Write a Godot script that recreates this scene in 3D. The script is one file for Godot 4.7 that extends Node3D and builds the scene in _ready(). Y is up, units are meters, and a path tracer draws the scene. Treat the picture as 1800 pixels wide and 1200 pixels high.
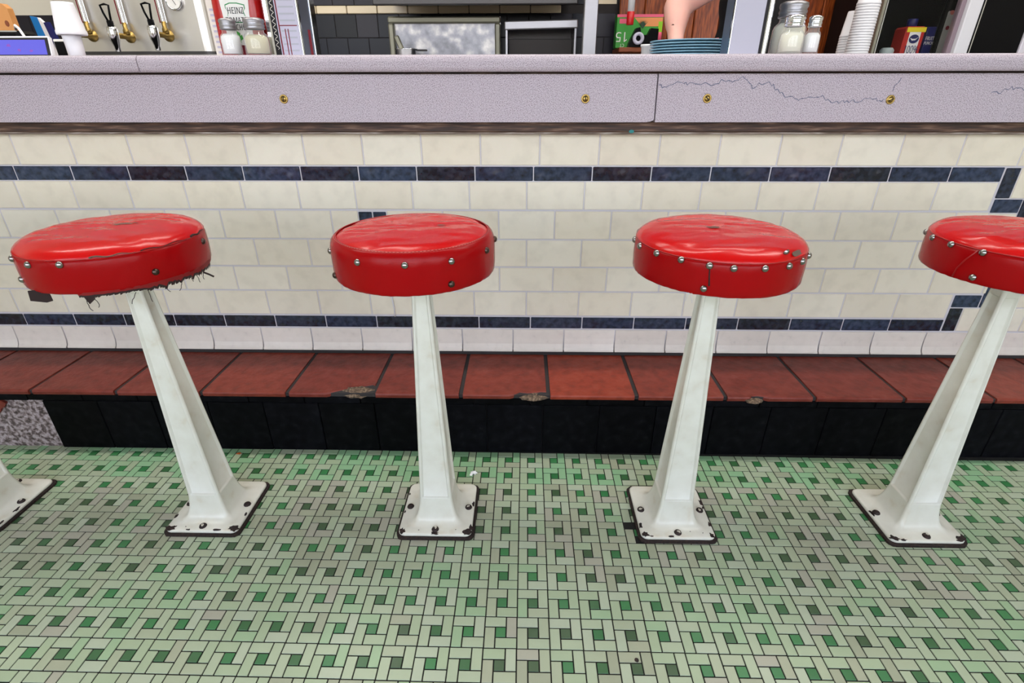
extends Node3D
# A diner counter: red vinyl stools, tiled counter front, green mosaic floor, kitchen behind.

# ---------------------------------------------------------------- camera numbers (1800 x 1200 frame)
const FOCAL := 915.99
const PITCH := 0.4631
const YAW := 0.0204
const ROLL := 0.0016
const EYE := Vector3(0, 0.9551, 1.4352)

var cam_x: Vector3
var cam_y: Vector3
var cam_f: Vector3
var rng := RandomNumberGenerator.new()
var boxes := {}
var M := {}
var taken := {}

func camera_axes():
	var ex := Vector3(cos(YAW), 0, -sin(YAW))
	var ez := Vector3(sin(YAW), 0, cos(YAW))
	cam_f = Vector3.UP * -sin(PITCH) - ez * cos(PITCH)
	var up := Vector3.UP * cos(PITCH) - ez * sin(PITCH)
	cam_x = ex * cos(ROLL) - up * sin(ROLL)
	cam_y = ex * sin(ROLL) + up * cos(ROLL)

func at(u: float, v: float, z: float) -> Vector3:      # where the sight line of a pixel meets the upright plane z
	var d := cam_f + cam_x * ((u - 900.0) / FOCAL) - cam_y * ((v - 600.0) / FOCAL)
	return EYE + d * ((z - EYE.z) / d.z)

# ---------------------------------------------------------------- materials
func col(r: float, g: float, b: float) -> Color:
	return Color(r / 255.0, g / 255.0, b / 255.0)

func mat(c: Color, rough := 0.5, metal := 0.0, spec := 0.5) -> StandardMaterial3D:
	var m := StandardMaterial3D.new()
	m.albedo_color = c
	m.roughness = rough
	m.metallic = metal
	m.metallic_specular = spec
	return m

func noise_tex(freq: float, stops: Array, seed_: int, size := 512, octaves := 4, kind := FastNoiseLite.TYPE_SIMPLEX) -> NoiseTexture2D:
	var n := FastNoiseLite.new()
	n.noise_type = kind
	n.seed = seed_
	n.frequency = freq
	n.fractal_octaves = octaves
	var t := NoiseTexture2D.new()
	t.width = size
	t.height = size
	t.seamless = true
	t.generate_mipmaps = false
	t.noise = n
	if stops.size():
		var g := Gradient.new()
		g.offsets = PackedFloat32Array(stops.map(func(s): return s[0]))
		g.colors = PackedColorArray(stops.map(func(s): return s[1]))
		t.color_ramp = g
	return t

func bump_tex(freq: float, strength: float, seed_: int, octaves := 3, size := 512) -> NoiseTexture2D:
	var t := noise_tex(freq, [], seed_, size, octaves)
	t.as_normal_map = true
	t.bump_strength = strength
	return t

func tri_map(m: StandardMaterial3D, scale: Vector3, world := true) -> StandardMaterial3D:
	m.uv1_triplanar = true
	m.uv1_world_triplanar = world
	m.uv1_scale = scale
	return m

func with_bump(m: StandardMaterial3D, t: Texture2D, amount := 1.0) -> StandardMaterial3D:
	m.normal_enabled = true
	m.normal_texture = t
	m.normal_scale = amount
	return m

func make_materials():
	var W := Color.WHITE
	# pinkish grey composition stone of the counter
	var stone := mat(W, 0.5)
	stone.albedo_texture = noise_tex(0.15, [[0.0, col(84, 74, 82)], [0.24, col(140, 128, 136)], [0.36, col(178, 167, 178)], [0.6, col(187, 177, 188)], [0.76, col(202, 193, 202)], [1.0, col(222, 214, 216)]], 3, 512, 4)
	M.stone = tri_map(stone, Vector3(4, 4, 4))
	with_bump(M.stone, bump_tex(0.25, 1.0, 8), 0.05)
	# glazed wall tiles, several cream tints
	var glaze := bump_tex(0.012, 2.5, 21, 2)
	M.cream = []
	var ci := 0
	for c in [col(226, 218, 201), col(224, 215, 197), col(228, 221, 205), col(221, 212, 194), col(225, 216, 197)]:
		var m := mat(W, 0.16)
		m.albedo_texture = noise_tex(0.02, [[0.0, c.darkened(0.035)], [0.5, c], [1.0, c.lightened(0.05)]], 31 + ci, 256, 4)
		tri_map(m, Vector3(2.5, 2.5, 2.5))
		with_bump(m, glaze, 0.25)
		M.cream.append(m)
		ci += 1
	M.base_cream = []
	for c in [col(224, 215, 205), col(219, 210, 200), col(227, 219, 210)]:
		var m := mat(W, 0.25)
		m.albedo_texture = noise_tex(0.03, [[0.0, c.darkened(0.07)], [0.2, c.darkened(0.015)], [0.6, c], [1.0, c.lightened(0.03)]], 51 + ci, 256, 5)
		tri_map(m, Vector3(3, 3, 3))
		with_bump(m, glaze, 0.3)
		M.base_cream.append(m)
		ci += 1
	M.black_tile = []
	for c in [col(36, 46, 68), col(28, 36, 54), col(40, 52, 76), col(24, 29, 42)]:
		var m := mat(W, 0.2)
		m.albedo_texture = noise_tex(0.05, [[0.0, c.darkened(0.5)], [0.45, c], [1.0, c.lightened(0.1)]], 61 + ci, 256, 5)
		tri_map(m, Vector3(3, 3, 3))
		with_bump(m, glaze, 0.5)
		M.black_tile.append(m)
		ci += 1
	M.grout = mat(col(196, 192, 198), 0.85)
	M.grout_dark = mat(col(46, 42, 42), 0.9)
	var floor_dirt := mat(W, 0.9)
	floor_dirt.albedo_texture = noise_tex(0.05, [[0.0, col(14, 14, 12)], [1.0, col(34, 32, 27)]], 81, 256, 4)
	M.floor_grout = tri_map(floor_dirt, Vector3(3, 3, 3))
	M.toe_black = []
	for c in [col(9, 9, 12), col(12, 12, 16), col(8, 8, 10)]:
		var m := mat(W, 0.5, 0.0, 0.16)
		m.albedo_texture = noise_tex(0.03, [[0.0, c.darkened(0.4)], [0.5, c], [0.8, c.lightened(0.02)], [1.0, c.lightened(0.06)]], 91 + ci, 256, 5)
		tri_map(m, Vector3(3, 3, 3))
		with_bump(m, glaze, 0.6)
		M.toe_black.append(m)
		ci += 1
	M.terracotta = []
	for c in [col(120, 50, 38), col(114, 46, 36), col(125, 52, 39), col(142, 56, 37)]:
		var m := mat(W, 0.42, 0.0, 0.35)
		m.albedo_texture = noise_tex(0.025, [[0.0, c.darkened(0.16)], [0.5, c], [1.0, c.lightened(0.06)]], 111 + ci, 256, 5)
		tri_map(m, Vector3(3, 3, 3))
		with_bump(m, bump_tex(0.06, 2.0, 121, 4, 256), 0.2)
		M.terracotta.append(m)
		ci += 1
	var mortar := mat(W, 0.95)
	mortar.albedo_texture = noise_tex(0.02, [[0.0, col(44, 36, 34)], [0.3, col(84, 72, 68)], [0.48, col(136, 120, 120)], [0.65, col(168, 154, 156)], [1.0, col(196, 184, 184)]], 131, 512, 6)
	M.mortar = tri_map(mortar, Vector3(5, 5, 5))
	var rubble := mat(W, 0.95)
	rubble.albedo_texture = noise_tex(0.06, [[0.0, col(40, 32, 26)], [0.5, col(98, 80, 64)], [1.0, col(168, 146, 120)]], 137, 256, 5)
	M.rubble = tri_map(rubble, Vector3(6, 6, 6))
	# wood batten under the apron
	var batten := mat(W, 0.6)
	batten.albedo_texture = noise_tex(0.02, [[0.0, col(34, 20, 14)], [0.5, col(68, 44, 32)], [0.8, col(104, 78, 62)], [1.0, col(150, 128, 112)]], 141, 512, 5)
	M.batten = tri_map(batten, Vector3(0.7, 9, 9))
	var lip := mat(W, 0.7)
	lip.albedo_texture = noise_tex(0.02, [[0.0, col(84, 68, 58)], [0.5, col(132, 118, 108)], [0.8, col(168, 158, 150)], [1.0, col(190, 184, 178)]], 143, 512, 5)
	M.batten_lip = tri_map(lip, Vector3(0.9, 9, 9))
	var panel := mat(W, 0.4)
	panel.albedo_texture = noise_tex(0.02, [[0.0, col(84, 34, 12)], [0.5, col(136, 62, 22)], [1.0, col(170, 88, 36)]], 151, 512, 5)
	M.panel_wood = tri_map(panel, Vector3(8, 0.8, 8))
	M.shelf_wood = mat(col(132, 66, 32), 0.5)
	# vinyl
	var vinyl := mat(col(188, 6, 9), 0.24, 0.0, 0.33)
	vinyl.clearcoat_enabled = true
	vinyl.clearcoat = 0.2
	vinyl.clearcoat_roughness = 0.16
	with_bump(tri_map(vinyl, Vector3(3, 3, 3)), bump_tex(0.03, 2.5, 161, 3), 0.12)
	M.vinyl = vinyl
	var band := mat(col(148, 3, 8), 0.27, 0.0, 0.28)  # cushion vinyl again, darker red paints in the shade on the upright side
	with_bump(tri_map(band, Vector3(6, 6, 6)), bump_tex(0.08, 1.5, 171, 4), 0.16)
	M.band = band
	M.welt = mat(col(150, 8, 12), 0.4)
	M.tear = mat(col(92, 74, 62), 0.9)
	M.dark_tear = mat(col(40, 24, 22), 0.9)
	M.thread = mat(col(52, 40, 40), 0.9)
	M.pale_thread = mat(col(208, 206, 210), 0.9)
	M.stud = mat(col(150, 148, 146), 0.22, 1.0)
	M.dull_stud = mat(col(84, 70, 64), 0.35, 1.0)
	var enamel := mat(W, 0.26)
	enamel.albedo_texture = noise_tex(0.012, [[0.0, col(206, 198, 180)], [0.25, col(214, 211, 198)], [0.6, col(219, 217, 205)], [1.0, col(223, 222, 211)]], 181, 512, 5)
	M.enamel = with_bump(tri_map(enamel, Vector3(2, 2, 2)), bump_tex(0.03, 2.0, 183, 3), 0.12)
	var chip := mat(W, 0.7, 0.2)
	chip.albedo_texture = noise_tex(0.05, [[0.0, col(24, 16, 16)], [0.6, col(44, 31, 30)], [1.0, col(78, 52, 42)]], 191, 256, 4)
	M.chip = tri_map(chip, Vector3(8, 8, 8))
	M.bolt = M.chip
	M.bolt_bright = mat(col(196, 190, 176), 0.4)
	var brass := mat(col(164, 138, 80), 0.34, 1.0)
	M.brass = brass
	M.dark_slot = mat(col(36, 26, 14), 0.7)
	M.crack = mat(col(92, 98, 122), 0.8)
	# behind the counter
	var steel := mat(col(160, 159, 163), 0.42, 1.0)
	with_bump(tri_map(steel, Vector3(1, 12, 1)), bump_tex(0.05, 2.0, 201, 3), 0.12)
	M.steel = steel
	M.chrome = mat(col(222, 224, 228), 0.08, 1.0)
	var worn := mat(W, 0.38, 0.9)
	worn.albedo_texture = noise_tex(0.006, [[0.0, col(112, 112, 116)], [0.5, col(142, 142, 147)], [0.75, col(168, 165, 164)], [1.0, col(196, 192, 188)]], 211, 512, 5)
	M.worn_steel = tri_map(worn, Vector3(3, 3, 3))
	M.galv = mat(col(150, 148, 132), 0.5, 0.7)
	M.dark_steel = mat(col(84, 82, 82), 0.45, 0.9)
	M.kitchen_tile = []
	for c in [col(16, 18, 26), col(22, 25, 36), col(14, 15, 20), col(40, 38, 46)]:
		M.kitchen_tile.append(mat(c, 0.25, 0.0, 0.3))
	M.beige = mat(col(222, 204, 170), 0.25)
	M.paint = mat(col(232, 226, 210), 0.7)
	M.ceiling = mat(col(238, 236, 230), 0.85)
	M.black = mat(col(9, 9, 11), 0.4, 0.0, 0.25)
	M.matte_black = mat(col(18, 18, 20), 0.7)
	M.white = mat(col(238, 238, 240), 0.5)
	M.foam = mat(col(240, 240, 244), 0.6)
	M.paper = mat(col(240, 236, 226), 0.8)
	M.grey_print = mat(col(182, 184, 196), 0.8)
	M.red = mat(col(196, 22, 26), 0.35)
	M.ketchup = mat(col(178, 16, 14), 0.22)
	M.label_white = mat(col(240, 238, 234), 0.5)
	M.label_green = mat(col(36, 140, 76), 0.5)
	M.green = mat(col(64, 160, 60), 0.5)
	M.lime = mat(col(150, 206, 40), 0.5)
	M.pink = mat(col(236, 100, 130), 0.5)
	M.orange_print = mat(col(232, 150, 90), 0.5)
	M.blue = mat(col(22, 128, 206), 0.4)
	M.navy = mat(col(28, 34, 96), 0.4)
	M.yellow = mat(col(240, 220, 30), 0.5)
	M.juice = mat(col(200, 40, 34), 0.4)
	M.plate = mat(col(128, 176, 198), 0.18)
	M.tan = mat(col(214, 150, 86), 0.6)
	M.ink = mat(col(30, 28, 32), 0.7)
	M.wine = mat(col(128, 26, 44), 0.6)
	M.lavender = mat(col(198, 196, 214), 0.6)
	M.salt = mat(col(240, 240, 240), 0.9)
	M.pepper = mat(col(206, 200, 170), 0.9)
	M.sugar = mat(col(232, 230, 212), 0.9)
	var glass := mat(Color(0.95, 0.97, 0.96, 0.12), 0.03)
	glass.transparency = BaseMaterial3D.TRANSPARENCY_ALPHA
	M.glass = glass
	var pane := mat(Color(0.96, 0.98, 0.98, 0.06), 0.02)
	pane.transparency = BaseMaterial3D.TRANSPARENCY_ALPHA
	M.pane = pane
	var dark_pane := mat(Color(0.05, 0.05, 0.06, 0.08), 0.02, 0.0, 0.2)
	dark_pane.transparency = BaseMaterial3D.TRANSPARENCY_ALPHA
	M.cooler_pane = dark_pane
	var skin := mat(col(226, 172, 158), 0.5)
	skin.subsurf_scatter_enabled = true
	skin.subsurf_scatter_strength = 0.15
	M.skin = skin
	M.hair = mat(col(52, 34, 24), 0.6)
	M.shirt = mat(col(20, 19, 21), 0.85)
	var screen := mat(col(60, 56, 120), 0.15)
	screen.emission_enabled = true
	screen.emission = col(104, 104, 226)
	screen.emission_energy_multiplier = 0.7
	M.screen = screen
	var lamp := mat(col(250, 250, 250), 0.4)
	lamp.emission_enabled = true
	lamp.emission = Color(1, 0.97, 0.92)
	lamp.emission_energy_multiplier = 1.2
	M.lamp = lamp

# ---------------------------------------------------------------- mesh helpers
func surf() -> SurfaceTool:
	var st := SurfaceTool.new()
	st.begin(Mesh.PRIMITIVE_TRIANGLES)
	st.set_smooth_group(-1)
	return st

func done(st: SurfaceTool) -> ArrayMesh:
	st.generate_normals()
	return st.commit()

func tri_out(st: SurfaceTool, a: Vector3, b: Vector3, c: Vector3, out: Vector3):   # clockwise seen from the side that out points to
	if (c - a).cross(b - a).dot(out) >= 0.0:
		st.add_vertex(a); st.add_vertex(b); st.add_vertex(c)
	else:
		st.add_vertex(a); st.add_vertex(c); st.add_vertex(b)

func quad_out(st: SurfaceTool, a: Vector3, b: Vector3, c: Vector3, d: Vector3, out: Vector3):
	tri_out(st, a, b, c, out)
	tri_out(st, a, c, d, out)

func add_box(st: SurfaceTool, lo: Vector3, hi: Vector3, bev := 0.0, x := Transform3D()):
	var c := (lo + hi) / 2.0
	var h := (hi - lo) / 2.0
	var b: float = minf(bev, minf(h.x, minf(h.y, h.z)) * 0.9)
	var axes := [Vector3.RIGHT, Vector3.UP, Vector3.BACK]
	for i in 3:
		for s in [-1.0, 1.0]:
			var j := (i + 1) % 3
			var k := (i + 2) % 3
			var n: Vector3 = axes[i] * s
			var p: Vector3 = c + n * h[i]
			var ej: Vector3 = axes[j] * (h[j] - b)
			var ek: Vector3 = axes[k] * (h[k] - b)
			quad_out(st, x * (p - ej - ek), x * (p + ej - ek), x * (p + ej + ek), x * (p - ej + ek), x.basis * n)
	if b <= 0.0:
		return
	for i in 3:                                    # edges along axis i
		var j := (i + 1) % 3
		var k := (i + 2) % 3
		for sj in [-1.0, 1.0]:
			for sk in [-1.0, 1.0]:
				var e: Vector3 = axes[i] * (h[i] - b)
				var p1: Vector3 = c + axes[j] * sj * h[j] + axes[k] * sk * (h[k] - b)
				var p2: Vector3 = c + axes[j] * sj * (h[j] - b) + axes[k] * sk * h[k]
				quad_out(st, x * (p1 - e), x * (p1 + e), x * (p2 + e), x * (p2 - e), x.basis * (axes[j] * sj + axes[k] * sk))
	for sx in [-1.0, 1.0]:
		for sy in [-1.0, 1.0]:
			for sz in [-1.0, 1.0]:
				var o := Vector3(sx, sy, sz)
				var f := c + o * h
				tri_out(st, x * (f - Vector3(0, sy * b, sz * b)), x * (f - Vector3(sx * b, 0, sz * b)), x * (f - Vector3(sx * b, sy * b, 0)), x.basis * o)

func box_mesh(size: Vector3, bev := 0.0) -> ArrayMesh:      # shared between alike pieces, centred
	var key := "%.5f %.5f %.5f %.5f" % [size.x, size.y, size.z, bev]
	if not boxes.has(key):
		var st := surf()
		add_box(st, -size / 2.0, size / 2.0, bev)
		boxes[key] = done(st)
	return boxes[key]

func add_grid(st: SurfaceTool, rows: Array, closed := true, smooth := true):   # rows bottom to top, columns anticlockwise seen from below
	st.set_smooth_group(0 if smooth else -1)
	for i in rows.size() - 1:
		var n: int = rows[i].size()
		for j in (n if closed else n - 1):
			var k := (j + 1) % n
			var a: Vector3 = rows[i][j]
			var b: Vector3 = rows[i][k]
			var c: Vector3 = rows[i + 1][k]
			var d: Vector3 = rows[i + 1][j]
			if not b.is_equal_approx(a):
				st.add_vertex(b); st.add_vertex(d); st.add_vertex(a)
			if not c.is_equal_approx(d):
				st.add_vertex(b); st.add_vertex(c); st.add_vertex(d)

func add_lathe(st: SurfaceTool, profile: Array, segs := 32, x := Transform3D(), smooth := true):
	var rows := []
	for p in profile:
		var ring := PackedVector3Array()
		for j in segs:
			var t := TAU * j / segs
			ring.append(x * Vector3(p.x * cos(t), p.y, p.x * sin(t)))
		rows.append(ring)
	add_grid(st, rows, true, smooth)

func lathe(profile: Array, segs := 32, x := Transform3D()) -> ArrayMesh:
	var st := surf()
	add_lathe(st, profile, segs, x)
	return done(st)

func add_tube(st: SurfaceTool, path: Array, radius: float, segs := 8, radius_end := -1.0):
	var rows := []
	var side := Vector3.ZERO
	for i in path.size():
		var f: Vector3 = (path[mini(i + 1, path.size() - 1)] - path[maxi(i - 1, 0)]).normalized()
		if side == Vector3.ZERO:
			side = f.cross(Vector3.UP if absf(f.y) < 0.9 else Vector3.RIGHT).normalized()
		side = (side - f * side.dot(f)).normalized()
		var other := f.cross(side)
		var r := radius if radius_end < 0.0 else lerpf(radius, radius_end, float(i) / (path.size() - 1))
		var ring := PackedVector3Array()
		for j in segs:
			var t := TAU * j / segs
			ring.append(path[i] + (side * cos(t) - other * sin(t)) * r)
		rows.append(ring)
	var first := PackedVector3Array()
	var last := PackedVector3Array()
	for j in segs:
		first.append(path[0])
		last.append(path[path.size() - 1])
	add_grid(st, [first] + rows + [last], true, true)

func tube(path: Array, radius: float, segs := 8, radius_end := -1.0) -> ArrayMesh:
	var st := surf()
	add_tube(st, path, radius, segs, radius_end)
	return done(st)

func add_plate(st: SurfaceTool, poly: PackedVector2Array, z0: float, z1: float, x := Transform3D()):    # outline in x, y; thickness along z
	st.set_smooth_group(-1)
	var idx := Geometry2D.triangulate_polygon(poly)
	for i in range(0, idx.size(), 3):
		for s in [[z0, -1.0], [z1, 1.0]]:
			tri_out(st, x * Vector3(poly[idx[i]].x, poly[idx[i]].y, s[0]), x * Vector3(poly[idx[i + 1]].x, poly[idx[i + 1]].y, s[0]), x * Vector3(poly[idx[i + 2]].x, poly[idx[i + 2]].y, s[0]), x.basis * Vector3(0, 0, s[1]))
	var cw := Geometry2D.is_polygon_clockwise(poly)
	for i in poly.size():
		var a := poly[i]
		var b := poly[(i + 1) % poly.size()]
		var o := Vector3(b.y - a.y, a.x - b.x, 0) * (-1.0 if cw else 1.0)
		quad_out(st, x * Vector3(a.x, a.y, z0), x * Vector3(b.x, b.y, z0), x * Vector3(b.x, b.y, z1), x * Vector3(a.x, a.y, z1), x.basis * o)

func plate(poly: PackedVector2Array, z0: float, z1: float, x := Transform3D()) -> ArrayMesh:
	var st := surf()
	add_plate(st, poly, z0, z1, x)
	return done(st)

func rounded(w: float, h: float, r: float, n := 5) -> PackedVector2Array:
	var p := PackedVector2Array()
	for c in [[1, 1, 0.0], [-1, 1, PI / 2], [-1, -1, PI], [1, -1, PI * 1.5]]:
		for i in n + 1:
			var t: float = c[2] + PI / 2 * i / n
			p.append(Vector2(c[0] * (w / 2 - r) + r * cos(t), c[1] * (h / 2 - r) + r * sin(t)))
	return p

func ellipse(rx: float, ry: float, n := 24) -> PackedVector2Array:
	var p := PackedVector2Array()
	for i in n:
		p.append(Vector2(rx * cos(TAU * i / n), ry * sin(TAU * i / n)))
	return p

func ragged(rx: float, ry: float, rough: float, n := 18) -> PackedVector2Array:
	var p := PackedVector2Array()
	for i in n:
		var k := 1.0 + rng.randf_range(-rough, rough)
		p.append(Vector2(rx * k * cos(TAU * i / n), ry * k * sin(TAU * i / n)))
	return p

const FLAT := Basis(Vector3(1, 0, 0), Vector3(0, 0, -1), Vector3(0, 1, 0))     # lays an outline in x, y down on the ground

# ---------------------------------------------------------------- scene helpers
func numbered(called: String) -> String:
	taken[called] = taken.get(called, -1) + 1
	return called if taken[called] == 0 else "%s_%03d" % [called, taken[called]]

func thing(called: String, label: String, category: String, where := Vector3.ZERO, group := "") -> Node3D:
	var o := Node3D.new()
	o.name = numbered(called)
	add_child(o)
	o.position = where
	o.set_meta("label", label)
	o.set_meta("category", category)
	if group:
		o.set_meta("group", group)
	return o

func setting(called: String, mesh: Mesh = null, material: Material = null) -> Node3D:
	var o: Node3D = MeshInstance3D.new() if mesh else Node3D.new()
	o.name = numbered(called)
	if mesh:
		o.mesh = mesh
		o.material_override = material
	add_child(o)
	o.set_meta("kind", "structure")
	return o

func part(parent: Node3D, called: String, mesh: Mesh, material: Material, where := Vector3.ZERO, turn := Basis()) -> MeshInstance3D:
	var o := MeshInstance3D.new()
	o.name = called
	o.mesh = mesh
	o.material_override = material
	o.transform = Transform3D(turn, where)
	parent.add_child(o, true)
	return o

func box(parent: Node3D, called: String, lo: Vector3, hi: Vector3, material: Material, bev := 0.0) -> MeshInstance3D:
	return part(parent, called, box_mesh(hi - lo, bev), material, (lo + hi) / 2.0)

func text(parent: Node3D, called: String, words: String, height: float, material: Material, where: Vector3, turn := Basis(), bold := true, squeeze := 1.0) -> MeshInstance3D:
	var t := TextMesh.new()
	var f := SystemFont.new()
	f.font_names = PackedStringArray(["Droid Sans"])
	f.font_weight = 400
	t.font = f
	t.text = words
	t.font_size = 48
	t.pixel_size = height / 35.0
	t.depth = 0.0006
	t.curve_step = 4.0
	return part(parent, called, t, material, where, turn * Basis.from_scale(Vector3(squeeze, 1, 1)))

# ================================================================ scene
func _ready():
	rng.seed = 7
	camera_axes()
	var cam := Camera3D.new()
	cam.name = "camera"
	cam.fov = rad_to_deg(2.0 * atan(600.0 / FOCAL))
	cam.near = 0.02
	cam.transform = Transform3D(Basis(cam_x, cam_y, -cam_f), EYE)
	add_child(cam)
	cam.current = true

	var sky := ProceduralSkyMaterial.new()
	sky.sky_top_color = col(192, 204, 226)
	sky.sky_horizon_color = col(241, 238, 234)
	sky.ground_horizon_color = col(190, 186, 178)
	sky.ground_bottom_color = col(130, 126, 120)
	sky.sky_energy_multiplier = 2.4
	sky.ground_energy_multiplier = 1.48
	var env := Environment.new()
	env.background_mode = Environment.BG_SKY
	env.sky = Sky.new()
	env.sky.sky_material = sky
	env.tonemap_mode = Environment.TONE_MAPPER_LINEAR
	env.tonemap_exposure = 1.12
	env.sdfgi_enabled = true
	env.ssao_enabled = true
	env.ssil_enabled = true
	var we := WorldEnvironment.new()
	we.name = "world"
	we.environment = env
	add_child(we)

	make_materials()
	build_room()
	build_floor()
	build_counter_wall()
	build_ledge()
	build_counter()
	build_stools()
	build_kitchen()
	build_counter_things()
	build_person()
	build_litter()

# ---------------------------------------------------------------- the room
const XW := 3.4          # side walls
const ZF := 3.3          # window wall behind the camera
const ZB := -1.67        # kitchen wall
const YC := 2.75

func lamp_row(label: String, x: float, z: float, energy: float, length: float, width: float):
	var t := thing("ceiling_lamp", label, "lamp", Vector3(x, YC, z), "strip lamps on the ceiling")
	box(t, "housing", Vector3(-length / 2 - 0.03, -0.05, -width / 2 - 0.04), Vector3(length / 2 + 0.03, 0.0, width / 2 + 0.04), M.white, 0.006)
	box(t, "diffuser", Vector3(-length / 2, -0.085, -width / 2), Vector3(length / 2, -0.05, width / 2), M.lamp, 0.01)
	var l := AreaLight3D.new()
	l.name = "light"
	l.area_size = Vector2(length, width)
	l.light_energy = energy
	l.light_color = Color(1.0, 0.982, 0.955)
	l.area_range = 9.0
	l.area_attenuation = 2.0
	l.shadow_enabled = true
	l.position = Vector3(0, -0.088, 0)
	l.rotation = Vector3(-PI / 2, 0, 0)
	t.add_child(l)

func build_room():
	var st := surf()
	add_box(st, Vector3(-XW - 0.1, YC, ZB - 0.2), Vector3(XW + 0.1, YC + 0.1, ZF + 0.2))
	setting("ceiling", done(st), M.ceiling)
	for s in [-1.0, 1.0]:
		st = surf()
		add_box(st, Vector3(minf(s * XW, s * (XW + 0.1)), -0.1, ZB - 0.2), Vector3(maxf(s * XW, s * (XW + 0.1)), YC, ZF + 0.2))
		setting("wall_left" if s < 0 else "wall_right", done(st), M.paint)
	# window wall: sill, header and piers round three shop windows
	st = surf()
	add_box(st, Vector3(-XW, -0.1, ZF), Vector3(XW, 0.7, ZF + 0.15))
	add_box(st, Vector3(-XW, 2.5, ZF), Vector3(XW, YC, ZF + 0.15))
	for p in [[-XW, -3.1], [-1.12, -0.96], [0.96, 1.12], [3.1, XW]]:
		add_box(st, Vector3(p[0], 0.7, ZF), Vector3(p[1], 2.5, ZF + 0.15))
	setting("wall_front", done(st), M.paint)
	var n := 1
	for p in [[-3.1, -1.12], [-0.96, 0.96], [1.12, 3.1]]:
		var w := setting("window_%d" % n)
		n += 1
		st = surf()
		for b in [[p[0], p[0] + 0.05, 0.7, 2.5], [p[1] - 0.05, p[1], 0.7, 2.5], [p[0], p[1], 0.7, 0.75], [p[0], p[1], 2.45, 2.5]]:
			add_box(st, Vector3(b[0], b[2], ZF + 0.03), Vector3(b[1], b[3], ZF + 0.09), 0.004)
		part(w, "window_frame", done(st), M.steel)
		box(w, "pane", Vector3(p[0] + 0.05, 0.75, ZF + 0.055), Vector3(p[1] - 0.05, 2.45, ZF + 0.061), M.pane)
	lamp_row("white strip lamp on the ceiling over the counter", -1.75, 0.05, 1.5, 1.5, 0.1)
	lamp_row("white strip lamp on the ceiling over the counter", 0.0, 0.05, 1.5, 1.5, 0.1)
	lamp_row("white strip lamp on the ceiling over the counter", 1.75, 0.05, 1.5, 1.5, 0.1)
	lamp_row("white strip lamp on the ceiling over the kitchen aisle", -1.0, -0.9, 0.9, 1.2, 0.2)
	lamp_row("white strip lamp on the ceiling over the kitchen aisle", 1.0, -0.9, 0.9, 1.2, 0.2)

# ---------------------------------------------------------------- mosaic floor
const FX := 0.0629       # pinwheel module along the counter
const FZ := 0.0643       # and across
const F0 := Vector2(-0.0051, 0.8159)
const TILE_H := 0.006

func seen(p: Vector3) -> bool:
	var d := p - EYE
	var dep := d.dot(cam_f)
	if dep < 0.1:
		return false
	return absf(d.dot(cam_x) / dep * FOCAL) < 915.0 and absf(d.dot(cam_y) / dep * FOCAL) < 615.0

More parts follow.
